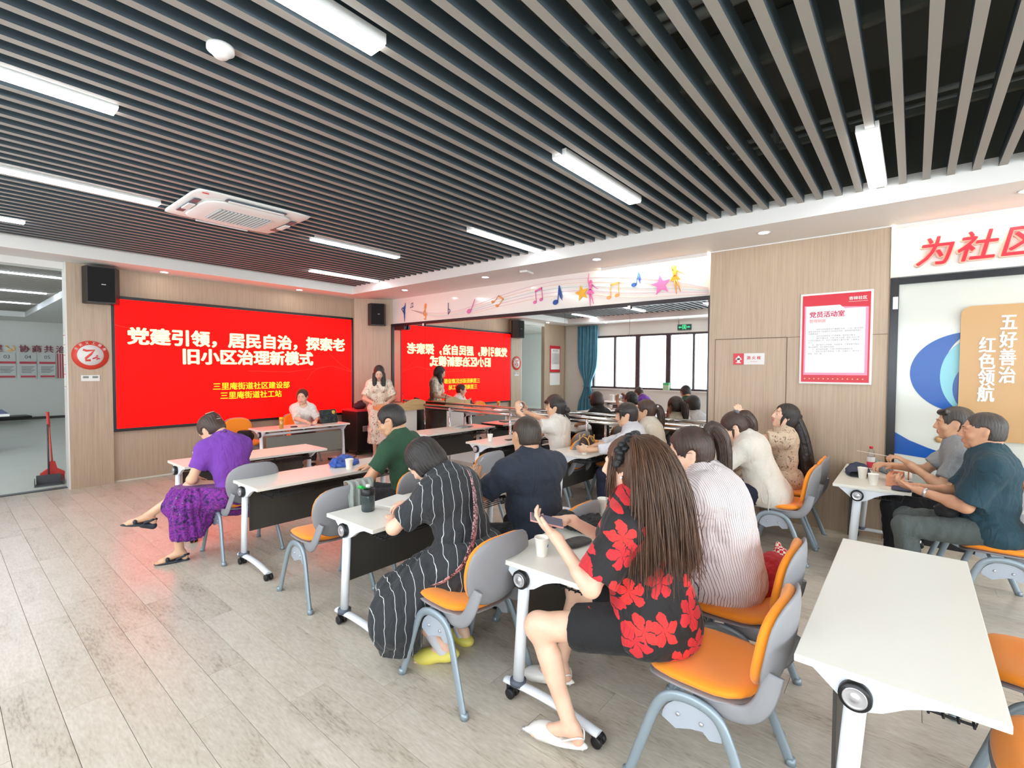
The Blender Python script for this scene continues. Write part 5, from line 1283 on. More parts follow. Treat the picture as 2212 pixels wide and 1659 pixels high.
T_ = bj['T']; Cc = bj['chest']; W2 = bj['waist']; pts = [Cc+T_[:, 0]*.10+T_[:, 2]*.155+T_[:, 1]*.0, Cc+T_[:, 0]*.07+T_[:, 2]*.12-T_[:, 1]*.125, Cc+T_[:, 0]*.0+T_[:, 2]*.0-T_[:, 1]*.165, W2-T_[:, 0]*.10-T_[:, 2]*.0-T_[:, 1]*.165, bj['P0']-V(.19, .13, -.10), bj['P0']-V(.245, .05, .0), bj['P0']-V(.24, -.05, .06)]
stp = B().tube(cr([tuple(p) for p in pts], 6), .02, 8, flat=(.030, .005), updir=(0, -1, .3)).obj('bag_strap', blotch('pink_black_strap', [(0, (50, 36, 42)), (.5, (224, 168, 176))], 60), bj['root'])

# 4 man in navy
nj = person('stout man in a navy short-sleeved shirt sitting with his back to the camera', (2.62, 1.93, 0), -.12, female=False, s=1.05, h=.0065, stout=1.30, lean=(.12, .22, .28), twist=-.05, head=(.12, -.18, 0),
       hands=[V(-.20, .46, .84), V(.16, .48, .80)], elbow=(V(-1., -.1, -.7), V(.9, -.3, -.7)), curl=(.8, .6), hd=(V(.3, .2, .9), None), feet=[V(-.15, .3, 0), V(.2, .45, 0)],
       skin=('tan', (214, 168, 134)), top=shirt(C_navy, .66, loose=.022, nr=.066, upn=.055, hem=.47, sl_loose=.016, hh=.008, amp=.005, extra=lambda J: [('cap', J['nb']-V(.04, .02, -.0), J['nb']+V(.04, -.02, .0), .062, .062, .01)]), bottom=trousers(C_dark, .010), shoes=shoe(M_black), hair=hairdo('crop', ('cropped', (34, 27, 22), (74, 60, 46))))

# 5 woman in red floral
def rd_sk(J):
    K = J['KN']; return []
rj = person('woman in a black blouse with big red flowers, long brown hair, holding a phone', (2.02, .88, 0), -.02, s=1.06, h=.0055, stout=1.08, lean=(.16, .12, .1), twist=.15, head=(.04, .10, .0), hip_z=.57,
       hands=[V(-.23, .34, .91), V(-.02, .40, .93)], elbow=(V(-.5, .5, -1), V(.6, .2, -1)), curl=(.55, 1.0), hd=(V(.0, .8, .4), V(-.8, .45, .1)), pn=(V(.6, -.1, .8), V(-.3, .1, -.9)),
       feet=[V(-.26, .24, .03, -.3, .95, -.05), V(.06, .52, .03, -.5, .85, 0)], knees=[V(-.3, .9, .6), V(.2, .9, .9)], skin=('fair', (238, 198, 172)),
       top=shirt(C_redfl, .80, loose=.034, nr=.075, upn=.04, hem=.50, sl_loose=.032, hh=.007, amp=.004, nm='blouse', extra=lambda J: [('cap', J['waist']+V(0, -.02, 0), J['P0']+V(0, -.04, .02), .165, .185, .05)]),
       bottom=skirt(M_blk, lambda J: [('cap', J['hip'][i], J['hip'][i]+(J['KN'][i]-J['hip'][i])*.55, .105, .098, .04) for i in (0, 1)], sel=('hips',), inf=.02, hh=.008, amp=.002, nm='shorts', cuts=lambda J: [J['limit'](V(0, 0, .68), V(0, 0, 1)), J['limit'](J['hip'][0]+(J['KN'][0]-J['hip'][0])*.62, nrm(J['KN'][0]-J['hip'][0]+J['KN'][1]-J['hip'][1]))]),
       shoes=shoe(mat('white_patent', (238, 236, 232), .25), 'pump'), hair=hairdo('long', H_brown, h=.005, parts=[('hang', (-.03, -.07, -.02), .44, [.065, .07, .075, .075, .07, .055, .03], (0, -.25, 0)), ('hang', (.045, -.07, -.02), .44, [.06, .065, .07, .07, .065, .05, .03], (0.1, -.3, 0))]))
rs2 = np.random.RandomState(5); stt = []
for k in range(950):
    a = rs2.uniform(-1.25, 1.25); th = rs2.uniform(.35, 1.35)      # around the back of the skull
    n_ = V(math.sin(a)*math.sin(th), -math.cos(a)*math.sin(th), math.cos(th)); stt.append((V(0, -.018, .034)+n_*V(.089, .109, .099), n_*.5+V(0, 0, -.2)+nrm(V(n_[0], n_[1], 0))*.35, .92+.12*rs2.rand()))
strands(rj, stt, .56, H_brown, bend=(0, -.10, 0), w=.0024, nseg=11)
fr = [(V(q*rs2.uniform(.066, .085), rs2.uniform(.02, .05), rs2.uniform(-.0, .05)), V(q*.2, .3, -.9), rs2.uniform(.18, .36)) for q in (-1, 1) for _ in range(60)]
strands(rj, fr, .5, H_brown, w=.0018, nseg=8, nm='side_strands', seed=3)
sb_ = B()
for k in range(40):
    t_ = k/39; a = PI*(.02+.96*t_); c = V(.096*math.cos(a)+0, .005-.02*math.sin(a), .02+.105*math.sin(a)); j = rs2.randn(3)*.005
    sb_.ball(tuple(c+j), (.018+.004*math.sin(k*2.3), .020, .015+.004*math.cos(k*1.7)), 8, Matrix.Rotation(k*1.1, 4, 'Y'))
o = sb_.obj('scrunchy_headband', fabric('black_satin', (24, 24, 26), .45), rj['root']); o.matrix_local = rj['HM'] @ Matrix.Scale(1.13, 4)
o = B().ball((-.083, -.002, -.030), .0055, 8).obj('pearl_earring', mat('pearl', (245, 240, 236), .15), rj['root']); o.matrix_local = rj['HM'] @ Matrix.Scale(1.13, 4)

# 6 woman in striped shirt
sj = person('woman with glasses in a loose pink striped shirt with a high ponytail', (2.72, .82, 0), .0, s=1.05, h=.0065, stout=1.12, lean=(.04, .18, .32), twist=.1, head=(.25, .45, .0), hip_z=.565,
       hands=[V(-.1, .58, .76), V(.15, .60, .76)], elbow=(V(-.9, -.1, -.6), V(.9, -.2, -.6)), feet=[V(-.1, .5, 0), V(.12, .5, 0)], skin=('fair', (238, 198, 172)),
       top=shirt(C_striped, .5, True, loose=.045, nr=.070, upn=.05, hem=.46, sl_loose=.035, hh=.008, amp=.006, extra=lambda J: [('cap', J['chest']-J['T'][:, 1]*.03, J['P0']+V(0, -.06, .0), .19, .20, .06)]), bottom=trousers(C_dark), shoes=shoe(M_black),
       hair=hairdo('pony', H_dbrown, h=.0055, parts=[('chain', [(0, -.10, .075), (.0, -.135, .10), (.005, -.16, .06), (.01, -.165, .0), (.015, -.15, -.10), (.02, -.13, -.2), (.02, -.11, -.27)], [.022, .032, .034, .034, .03, .022, .008]), ('chain', [(-.05, -.06, -.05), (-.045, -.07, -.12), (-.03, -.06, -.19)], [.02, .014, .004]), ('chain', [(.05, -.06, -.05), (.05, -.07, -.14)], [.02, .006])]))
glasses(sj, (214, 178, 150))

# 7 woman in white tied blouse
wj = person('woman with glasses in a white tied blouse, dark hair clipped, writing', (4.93, 1.03, 0), .08, s=1.02, h=.008, stout=1.12, lean=(.22, .42, .5), head=(.62, .3, 0),
       hands=[V(-.14, .55, .76), V(.12, .56, .76)], elbow=(V(-.9, -.1, -.6), V(.8, -.2, -.7)), feet=[V(-.1, .42, 0), V(.1, .42, 0)], skin=('fair', (238, 198, 172)), curl=(.4, .8),
       top=shirt(C_blouse, .35, True, loose=.03, nr=.07, upn=.045, hem=.44, sl_loose=.03, extra=lambda J: [('cap', J['waist']+V(0, 0, -.05), J['P0']+V(0, -.03, -.02), .15, .19, .04)], nm='blouse'), bottom=trousers(mat('navy_trousers', (28, 30, 52), .8)), shoes=shoe(M_black),
       hair=hairdo('pony', H_dbrown, parts=[('chain', [(0, -.09, .05), (0, -.13, .03), (0, -.135, -.04), (.0, -.12, -.10)], [.04, .05, .045, .03]), ('chain', [(-.06, .02, .0), (-.062, .05, -.05)], [.012, .003])]))
glasses(wj, (200, 160, 150))
B().ball((0, 0, 0), (.03, .018, .02), 10).ball((.02, .01, .01), (.014, .014, .02), 8).obj('hair_bow', mat('grey_bow', (110, 110, 116), .5), wj['root']).matrix_local = wj['HM'] @ Matrix.Scale(1.13, 4) @ Matrix.Translation((-.02, -.09, .095))
bt = B()
for i in (-1, 1): bt.tube(cr([tuple(wj['P0']+V(-.20, -.0, .13)), tuple(wj['P0']+V(-.225, -.02+.03*i, .04)), tuple(wj['P0']+V(-.215, -.03+.02*i, -.10+.03*i))]), .004, 5)
bt.obj('tie_string', C_blouse, wj['root'])

# 8 woman in the patterned blouse
def arm_phone(x, y, z): return V(x, y, z)
qj = person('woman with very long dark hair in a sand print blouse, phone raised', (5.60, 1.00, 0), .20, s=1.0, h=.008, lean=(.0, .05, .05), head=(-.28, .45, 0),
       hands=[V(-.14, .42, 1.17), V(.10, .40, 1.12)], hd=(V(.1, .1, 1), V(-.2, .1, 1)), pn=(V(.8, .3, .2), V(-.8, .4, .2)), elbow=(V(-.5, -.2, -1), V(.6, -.2, -1)), curl=(.6, .5), feet=[V(-.1, .42, 0), V(.1, .42, 0)], skin=('fair', (238, 198, 172)),
       top=shirt(C_pat, .55, loose=.02, nr=.065, upn=.04, hem=.46, sl_loose=.03, nm='blouse'), bottom=skirt(C_pat, lambda J: [('cap', (J['hip'][0]+J['hip'][1])/2, (J['KN'][0]+J['KN'][1])/2, .15, .13, .05), ('cap', (J['KN'][0]+J['KN'][1])/2, (J['KN'][0]+J['KN'][1])/2+V(0, -.06, -.33), .13, .14, .04)], folds=10), shoes=shoe(M_white),
       hair=hairdo('long', H_black, parts=[('ell', (.0, -.125, .035), (.028, .028, .028)), ('hang', (0, -.085, .02), .62, [.05, .055, .06, .062, .066, .068, .06, .03], (0, -.5, 0)), ('chain', [(-.07, .03, .02), (-.074, .05, -.03), (-.07, .05, -.08)], [.012, .008, .002])]))
t = empty('smartphone', (0, 0, 0), 0, 'dark phone held up by the woman with very long hair', 'phone'); B().box(-.037, .037, -.004, .004, -.075, .075, .003).obj('body', M_black, t)
t.matrix_world = qj['root'].matrix_basis @ Matrix.Translation((-.02, .46, 1.22)) @ Matrix.Rotation(-.25, 4, 'X') @ Matrix.Rotation(PI/2, 4, 'Y')

# 9 men at the right
tj = person('older man in a dark teal t-shirt and slate trousers, wearing a steel watch', (4.76, -.44, 0), -.02, female=False, s=1.09, h=.0065, stout=1.14, lean=(-.05, .08, .2), head=(.02, .08, 0), hip_z=.56,
       hands=[V(-.10, .38, .79), V(.04, .40, .79)], elbow=(V(-.4, -.5, -1), V(.5, -.5, -1)), curl=(.9, .9), pn=(V(.3, 0, .9), V(-.3, 0, .9)), feet=[V(-.12, .42, 0), V(.14, .42, 0)], skin=('weathered', (206, 156, 124)),
       top=shirt(C_teal, .85, loose=.028, nr=.068, upn=.045, hem=.47, sl_loose=.03, hh=.008, amp=.005), bottom=trousers(C_slate, .010, amp=.004), shoes=shoe(M_black), hair=hairdo('crop', H_grey, front=.0))
w_ = tj['WR'][0]; e_ = nrm(tj['EL'][0]-w_); Rq = Vector(e_).to_track_quat('Z', 'Y').to_matrix().to_4x4()
B().lathe([(.031, -.009), (.034, -.009), (.034, .009), (.031, .009)], tuple(w_+e_*.035), 20, Rq, False).obj('wristwatch', M_silver, tj['root'])
kj = person('older man in a grey t-shirt with side-swept dark hair, holding a small stick', (5.42, -.34, 0), .02, female=False, s=1.08, h=.007, lean=(.0, .12, .15), head=(.02, .1, 0),
       hands=[V(-.14, .34, .88), V(.0, .46, .84)], elbow=(V(-.6, -.5, -.8), V(.7, -.5, -.8)), curl=(1.0, 1.0), hd=(V(.1, .8, .5), None), feet=[V(-.1, .44, 0), V(.12, .38, 0)], skin=('tan', (214, 168, 134)),
       top=shirt(C_grey, .75, loose=.024, nr=.066, hem=.47, sl_loose=.026), bottom=trousers(C_dark), shoes=shoe(M_black), hair=hairdo('short', H_grey, parts=[('chain', [(-.06, .05, .09), (0, .075, .085), (.05, .06, .08)], [.018, .018, .012])]))

# 10 far seated group
hj = person('girl with black bobbed ponytail in a pale grey hoodie, holding a cup', (5.10, 2.33, 0), .16, s=.98, h=.008, lean=(.15, .35, .4), head=(.15, .45, 0), hands=[V(-.42, .47, .79), V(-.16, .55, .78)], elbow=(V(-.7, -.2, -.8), V(.8, -.3, -.5)), curl=(.8, .6), hd=(V(-.3, .9, .1), None), pn=(V(.9, .2, 0), None),
       feet=[V(-.1, .42, 0), V(.1, .42, 0)], skin=('warm', (226, 184, 152)), top=shirt(C_hood, .55, True, loose=.02, nr=.066, upn=.05, hem=.45, sl_loose=.018, nm='hoodie', extra=lambda J: [('ell', J['nb']-J['T'][:, 1]*.06-J['T'][:, 2]*.03, V(.10, .055, .05), J['T'], .02)]), bottom=trousers(mat('navy_jeans', (30, 34, 56), .8)), shoes=shoe(M_white),
       hair=hairdo('pony', H_black, front=.01, parts=[('ell', (0, -.05, -.045), (.07, .055, .06)), ('chain', [(-.06, .06, .06), (0, .088, .055), (.06, .06, .06)], [.02, .018, .02]), ('chain', [(-.065, .055, .05), (-.07, .07, -.01)], [.014, .005])]))
pj2 = person('girl with a long brown ponytail in a cream sweatshirt, hand to her face', (5.66, 2.38, 0), .10, s=.98, h=.008, lean=(.15, .3, .35), head=(.1, .35, 0), hands=[V(-.10, .30, 1.10), V(.15, .5, .77)], elbow=(V(-.2, .3, -1), V(.8, -.3, -.5)), hd=(V(.1, -.1, 1), None), pn=(V(.2, -1, 0), None), curl=(.9, .5),
       feet=[V(-.1, .42, 0), V(.1, .42, 0)], skin=('warm', (226, 184, 152)), top=shirt(C_cream, .2, True, loose=.028, nr=.064, upn=.05, hem=.45, sl_loose=.026, nm='sweatshirt'), bottom=trousers(C_dark), shoes=shoe(M_white),
       hair=hairdo('pony', H_dbrown, parts=[('chain', [(0, -.10, .04), (0, -.145, .02), (0, -.165, -.05), (0, -.16, -.14), (0, -.15, -.22), (0, -.14, -.27)], [.026, .036, .04, .036, .024, .006])]))
B().ball((0, 0, 0), (.008, .012, .016), 8).obj('hair_clip', M_silver, pj2['root']).matrix_local = pj2['HM'] @ Matrix.Scale(1.13, 4) @ Matrix.Translation((-.03, -.135, .04))
fj = person('girl with a low black bun in a white t-shirt, photographing with a raised phone', (5.08, 3.42, 0), .18, s=.98, h=.008, lean=(.05, .12, .1), head=(-.05, .32, 0), hands=[V(-.34, .42, 1.14), V(-.16, .46, 1.14)], hd=(V(.1, .1, 1), V(-.1, .1, 1)), pn=(V(.9, .2, 0), V(-.9, .2, 0)), curl=(.7, .7), elbow=(V(-.8, .0, -.8), V(.5, .0, -1)),
       feet=[V(-.1, .42, 0), V(.1, .42, 0)], skin=('warm', (226, 184, 152)), top=shirt(C_white, .62, loose=.03, nr=.088, upn=.03, fwd=-.015, hem=.45, sl_loose=.035), bottom=trousers(C_dark), shoes=shoe(M_white),
       hair=hairdo('pony', H_black, parts=[('ell', (0, -.135, -.015), (.038, .034, .034)), ('ell', (0, -.05, -.04), (.068, .06, .06))]))
dj_ = person('girl with a straight brown fringe in a black top, half hidden behind the phone girl', (5.58, 3.72, 0), .25, s=1.0, h=.009, lean=(.08, .15, .15), head=(.3, .25, 0), hands=[V(-.2, .46, .80), V(.0, .5, .78)], feet=[V(-.1, .42, 0), V(.1, .42, 0)], skin=('warm', (226, 184, 152)),
       top=shirt(M_blk, .6, loose=.02), bottom=trousers(C_dark), shoes=shoe(M_black), hair=hairdo('bob', H_dbrown, front=.012, parts=[('chain', [(-.06, .06, .07), (0, .09, .06), (.06, .06, .07)], [.02, .02, .02]), ('chain', [(-.07, .05, .04), (-.078, .055, -.05), (-.07, .05, -.12)], [.016, .012, .004])]))
# 11 presenters
ej = person('seated presenter in a white flecked knit top behind a laptop', (4.22, 8.36, 0), PI-.35, s=.96, h=.009, lean=(.1, .15, .1), head=(.12, -.35, 0), hands=[V(-.16, .44, .76), V(.02, .47, .77)], feet=[V(-.1, .42, 0), V(.1, .42, 0)], skin=('fair', (238, 198, 172)), curl=(.6, .6),
       top=shirt(C_knit, .95, loose=.016, nr=.07, fwd=.045, upn=.02, hem=.46, sl_loose=.016, nm='knit_top'), bottom=trousers(M_blk), shoes=shoe(M_black), hair=hairdo('pony', H_dbrown, parts=[('chain', [(.066, .045, .03), (.07, .05, -.03), (.066, .045, -.075)], [.01, .008, .003])]))
oj = person('standing woman with long black hair in a cream floral dress, reading at the lectern', (5.42, 7.78, 0), PI-.55, s=1.06, h=.009, stand=True, hip_z=.93, lean=(.02, .05, .08), head=(.42, -.08, 0), hands=[V(-.16, .30, 1.06), V(.16, .30, 1.06)], feet=[V(-.08, .02, 0), V(.08, .04, 0)], knees=[V(-.05, 1, 0), V(.05, 1, 0)], skin=('fair', (238, 198, 172)),
       top=shirt(C_floral, .80, loose=.018, nr=.07, fwd=.045, upn=.02, hem=.9, sl_loose=.03, nm='dress_top'), bottom=skirt(C_floral, lambda J: [('cap', J['P0'], V(0, 0, .52), .15, .19, .05), ('cap', V(0, 0, .55), V(0, 0, .33), .18, .21, .05)], nm='dress_skirt', folds=12, cuts=lambda J: [J['limit'](V(0, 0, .26), V(0, 0, -1)), J['limit'](V(0, 0, 1.12), V(0, 0, 1))]), shoes=shoe(M_white),
       hair=hairdo('long', H_black, parts=[('hang', (-.07, .02, -.0), .30, [.03, .035, .035, .03, .015]), ('hang', (.07, .02, -.0), .30, [.03, .035, .035, .03, .015]), ('hang', (0, -.07, -.0), .30, [.06, .06, .055, .04])]))

# ================================================================== THINGS ON TABLES, CHAIRS AND FLOOR
ZT_ = .7205
def cupf(x, y, lab, z=ZT_, s=1.0, rz=0):
    t = empty('paper_cup', (x, y, z), rz, lab, 'cup', 'white paper cups')
    B().lathe([(0, .002), (.026*s, .0), (.027*s, .002), (.0375*s, .092*s), (.0395*s, .094*s), (.0385*s, .0965*s), (.0362*s, .094*s), (.0255*s, .006), (0, .006)], n=28).obj('cup_wall', M_cup, t)
    M = Matrix.Rotation(-2.2, 4, 'Z') @ Matrix.Translation((0, -.0335*s, .055*s)) @ Matrix.Rotation(PI/2+.1, 4, 'X')
    B().lathe([(0, 0), (.008, 0), (.008, .0012), (0, .0012)], n=14, M=Matrix.Rotation(.7, 4, 'Z')@Matrix.Translation((0, -.0325*s, .055*s)) @ Matrix.Rotation(PI/2+.12, 4, 'X')).obj('blue_mark', mat('cup_blue', (110, 160, 200), .5), t)
    return t
cupf(1.72, 5.62, 'paper cup on the table in front of the woman in purple'); cupf(2.52, 4.10, 'paper cup beside the blue bag')
cupf(1.99, 1.45, 'nearest paper cup, on the corner of the table of the woman in red', rz=-.5); cupf(2.86, 1.58, 'paper cup behind the phone of the woman in red')
cupf(4.70, 4.28, 'paper cup near the left end of the table before the phone girl'); cupf(4.70, 2.84, 'paper cup held in the hand of the hoodie girl')
cupf(5.02, .24, 'paper cup in front of the peach tissue box, left one'); cupf(5.28, .33, 'paper cup behind the peach tissue box')

M_clear = mat('clear_plastic', (235, 240, 242), .08, trans=.85, alpha=.45)
sk_ = empty('shaker_bottle', (1.86, 2.80, ZT_), .4, 'black lidded shaker bottle with a green strap cap', 'bottle')
B().lathe([(0, 0), (.04, 0), (.044, .01), (.044, .105), (.042, .11), (0, .11)], n=28).obj('bottle_body', mat('smoky_plastic', (70, 84, 86), .12, trans=.5, alpha=.85), sk_)
B().lathe([(0, .11), (.046, .11), (.047, .115), (.047, .15), (.04, .156), (0, .156)], n=28).obj('bottle_lid', M_black, sk_)
B().lathe([(0, .156), (.016, .156), (.014, .178), (0, .18)], n=16).obj('spout', M_white, sk_)
B().tube(cr([(-.02, -.0, .158), (-.045, -.01, .165), (-.065, -.01, .178), (-.08, -.01, .18)]), .006, 8, flat=(.009, .004)).lathe([(0, 0), (.02, 0), (.02, .016), (.017, .018), (.017, .003), (0, .003)], (-.10, -.01, .174), 18, Matrix.Rotation(.5, 4, 'Y')).obj('green_cap', mat('green_rubber', (20, 170, 70), .4), sk_)
nb_ = empty('notebook', (2.12, 2.86, ZT_), .2, 'open white notebook under the hands of the woman in the striped dress', 'notebook')
for s in (-1, 1): B().box(min(0, s*.14), max(0, s*.14), -.1, .1, 0, .008, .002).obj('page_block', M_paper, nb_)

# grey cloth over chair back
def cloth_sheet(name, f, nu, nv, m, parent, th=.004):
    vs = [f(i/nu, j/nv) for j in range(nv+1) for i in range(nu+1)]
    fs = [(j*(nu+1)+i, j*(nu+1)+i+1, (j+1)*(nu+1)+i+1, (j+1)*(nu+1)+i) for j in range(nv) for i in range(nu)]
    o = B().faces(vs, fs, True).obj(name, m, parent); q = o.modifiers.new('s', 'SOLIDIFY'); q.thickness = th; return o
gc = empty('grey_cardigan', (1.88, 3.38, 0), -.05, 'light grey cardigan draped over the empty chair back', 'clothing')
def gcf(u, v):
    x = .02+.20*u+.02*math.sin(v*9); fold = .012*math.sin(u*26+v*4)+.006*math.sin(u*51)
    if v < .28: s = v/.28; return (x, -.18-.03*s+fold*.4, .72+.135*s)
    if v < .36: s = (v-.28)/.08; return (x, -.21-.11*s+fold*.3, .855+.012*math.sin(s*PI))
    s = (v-.36)/.64; return (x+.03*s*math.sin(u*3)-.05*s*(u-.5), -.325-.03*s+fold-.02*math.sin(s*3), .85-(.52+.12*math.sin(u*7))*s)
cloth_sheet('cloth', gcf, 40, 40, fabric('sage_grey_knit', (158, 164, 158)), gc, .006)

def blobobj(name, prims, m, parent, h=.008, amp=.004, freq=40):
    al = [p[1] for p in prims]+[p[2] for p in prims if p[0] == 'cap']; G = Field(np.min(al, 0)-.2, np.max(al, 0)+.2, h)
    for p in prims: G.prim(p)
    if amp: G.noise(amp, wrinkles(f=freq, aniso=(1, 1, 1)))
    v, q = G.mesh(); return link(name, to_mesh(v, q), m, parent)
E3 = np.eye(3)
bb_ = empty('blue_bag', (2.60, 4.32, ZT_), .3, 'crumpled royal blue tote bag on the table by the man in green', 'bag')
blobobj('bag_body', [('ell', V(0, 0, .018), V(.16, .10, .022), E3, .01), ('ell', V(.05, .03, .04), V(.09, .07, .035), Rx(.3), .02), ('ell', V(-.05, .02, .03), V(.08, .06, .03), Ry(.4), .02)], fabric('royal_blue_nylon', (54, 92, 178), .6), bb_, .007, .006, 60)
B().tube(cr([(-.05, -.03, .045), (0, -.05, .065), (.05, -.04, .055)]), .006, 6, flat=(.01, .002)).obj('bag_handle', fabric('royal_blue_nylon', (54, 92, 178), .6), bb_)
t = empty('snack_pack', (1.80, 5.50, ZT_), .5, 'small clear snack pack beside the cup of the woman in purple', 'snack')
B().box(-.05, .04, -.03, .03, 0, .022, .006).obj('pack', mat('pack_grey', (190, 190, 186), .3), t); B().box(.05, .075, -.012, .012, 0, .018, .003).obj('red_pack', M_red, t)
t = empty('black_bag', (2.52, 1.52, ZT_), .2, 'black drawstring bag lying on the table behind the nearest cup', 'bag')
blobobj('bag_body', [('ell', V(0, 0, .028), V(.14, .10, .03), E3, .02), ('ell', V(-.08, .09, .06), V(.06, .05, .045), E3, .02), ('cap', V(.1, -.06, .015), V(.2, -.02, .012), .02, .015, .02)], M_blk, t, .007, .006, 60)
t = empty('black_pouch', (2.24, 1.40, ZT_), -.2, 'flat black pouch right beside the nearest cup', 'pouch')
B().pad(lambda x, y, z: (x, y, z+.012), t=.012, ex=3, w=.10, d=.055).obj('pouch', fabric('black_leatherette', (44, 40, 38), .5), t)
def phone(loc, M3, lab, case=M_black, scr_=(70, 74, 92)):
    t = empty('smartphone', loc, 0, lab, 'phone'); t.rotation_euler = Matrix(M3).to_euler()
    B().box(-.038, .038, -.08, .08, -.0045, .0035, .004).obj('phone_case', case, t)
    B().box(-.034, .034, -.076, .076, .0034, .0042).obj('phone_screen', mat('phone_glass_%d' % scr_[0], scr_, .05, coat=.5), t); return t
def wpt(J, p): return J['root'].matrix_basis @ Vector(p)
Rz_ = Matrix.Rotation
# phone of the woman in red: lies along the left palm
pw_ = wpt(rj, (rj['WR'][0]+V(.035, .085, .06)))
def axes(L_, N_):
    L_ = Vector(L_).normalized(); N_ = Vector(N_); N_ = (N_-L_*N_.dot(L_)).normalized(); X_ = L_.cross(N_); return Matrix((X_, L_, N_)).transposed()
phone(pw_, axes((-.62, .70, .22), (.1, -.45, .85)), 'phone with pink case held by the woman in red', mat('rose_case', (226, 168, 160), .3, .3), (120, 118, 134))
pf_ = wpt(fj, (fj['WR'][0]+fj['WR'][1])/2+V(0, .02, .08))
phone(pf_, Rz_(.18, 3, 'Z') @ axes((1, 0, 0), (0, -1, .1)), 'phone held up sideways by the girl in white', M_black, (120, 60, 66))
phone((4.98, 4.15, ZT_+.006), Rz_(1.2, 3, 'Z'), 'black phone lying on the table before the phone girl')
phone(wpt(dj_, (dj_['WR'][0]+V(.05, .07, .03))), (Rz_(.5, 3, 'Z') @ Rz_(.7, 3, 'X')), 'phone in the hands of the girl in black')

hb_ = empty('handbag', (5.02, 3.0, ZT_), .1, 'dark brown patterned handbag with tan leather straps', 'bag')
blobobj('bag_body', [('ell', V(0, 0, .07), V(.13, .07, .075), E3, .01), ('cap', V(-.09, 0, .03), V(.09, 0, .03), .05, .05, .03), ('cap', V(-.1, 0, .12), V(.1, 0, .12), .03, .03, .03)], blotch('brown_monogram', [(0, (64, 46, 38)), (.6, (96, 74, 56))], 50), hb_, .008, .002)
for dy in (-.05, .05): B().tube(cr([(-.09, dy, .11), (-.06, dy*1.3, .17), (0, dy*1.6, .10+.0), (.06, dy*1.3, .17), (.09, dy, .11)]), .006, 8).obj('bag_handle', mat('tan_leather', (214, 160, 88), .45), hb_)
for x in (-.09, .08): B().tube(cr([(x, -.07, .02), (x, -.068, .09), (x, -.04, .135), (x, .0, .148), (x, .04, .135), (x, .068, .09), (x, .07, .02)], 3), .004, 6, flat=(.009, .003), updir=(1, 0, 0)).obj('leather_band', mat('tan_leather', (214, 160, 88), .45), hb_)
t = empty('tissue_pack', (5.30, 3.08, ZT_), .2, 'orange tissue pack beside the brown handbag', 'tissues'); B().box(-.1, .1, -.045, .045, 0, .06, .01).obj('pack', mat('orange_pack', (240, 160, 60), .5), t)
t = empty('paper_sheet', (5.2, 2.84, ZT_), .1, 'white worksheet under the pen hand of the hoodie girl', 'paper'); B().box(-.11, .11, -.08, .08, 0, .002).obj('sheet', M_paper, t)
t = empty('notebook', (5.55, 5.66, ZT_), .15, 'closed grey-green notebook on the table by the barre', 'notebook')
B().box(-.13, .13, -.09, .09, 0, .016, .003).obj('cover', mat('sage_cover', (150, 170, 168), .5), t); B().tube([(.0, -.11, .006), (.16, -.09, .006)], .004, 6).obj('pen', M_black, t)
t = empty('paper_sheet', (5.0, 5.55, ZT_), -.1, 'loose sheet with a pen on the table by the barre', 'paper'); B().box(-.1, .1, -.07, .07, 0, .002).obj('sheet', M_paper, t)

# presenter table
lp = empty('laptop', (4.42, 7.80, ZT_), .12, 'open laptop with a dark sticker covered lid on the presenter table', 'laptop')
B().box(-.17, .17, .0, .23, 0, .015, .003).obj('base', M_blackm, lp)
ML = Matrix.Translation((0, .0, .015)) @ Matrix.Rotation(-.28, 4, 'X')
lidb = B().box(-.17, .17, -.006, .004, 0, .225, .002, ML).obj('lid', blotch('sticker_lid', [(0, (20, 30, 36)), (.5, (60, 76, 70)), (.58, (22, 28, 32)), (.68, (140, 156, 150))], 18), lp)
B().lathe([(0, 0), (.035, 0), (.035, .002), (0, .002)], n=20, M=ML @ Matrix.Translation((.11, -.006, .17)) @ Matrix.Rotation(PI/2, 4, 'X')).obj('round_sticker', mat('yellow_sticker', (222, 190, 80), .4), lidb)
yb = empty('tea_bottle', (3.52, 7.66, ZT_), 0, 'amber tea bottle with a yellow cap on the presenter table', 'bottle')
B().lathe([(0, 0), (.03, 0), (.032, .01), (.032, .13), (.026, .14), (0, .14)], n=20).obj('bottle_body', mat('amber_tea', (196, 140, 60), .15, coat=.4), yb); B().lathe([(0, .14), (.033, .14), (.033, .175), (0, .178)], n=20).obj('cap', mat('yellow_cap', (250, 196, 40), .4), yb)
for i, (x, y, c, lab) in enumerate(((3.72, 7.66, (60, 50, 60), 'dark mouse next to the tea bottle'), (3.88, 7.62, (240, 214, 190), 'cream card left of the laptop'), (4.05, 7.68, (90, 90, 120), 'dark blue card beside the laptop'))):
    t = empty(['computer_mouse', 'card', 'card'][i], (x, y, ZT_), .3*i, lab, ['mouse', 'card', 'card'][i]); B().pad(lambda x_, y_, z_: (x_, y_, z_+.008), t=.012 if i == 0 else .003, ex=3, w=.055, d=.035).obj('body', mat('item%d' % i, c, .5), t)
t = empty('black_bag', (3.2, 8.25, .47), 0, 'black handbag sitting on the empty chair by the presenter', 'bag')
blobobj('bag_body', [('ell', V(0, 0, .09), V(.14, .08, .10), E3, .02), ('cap', V(-.08, 0, .17), V(.08, 0, .17), .02, .02, .03)], M_blk, t, .01, .004)
t = empty('printed_tote', (5.4, 8.4, .875), .2, 'dark tote with a pale printed panel on the flight case', 'bag')
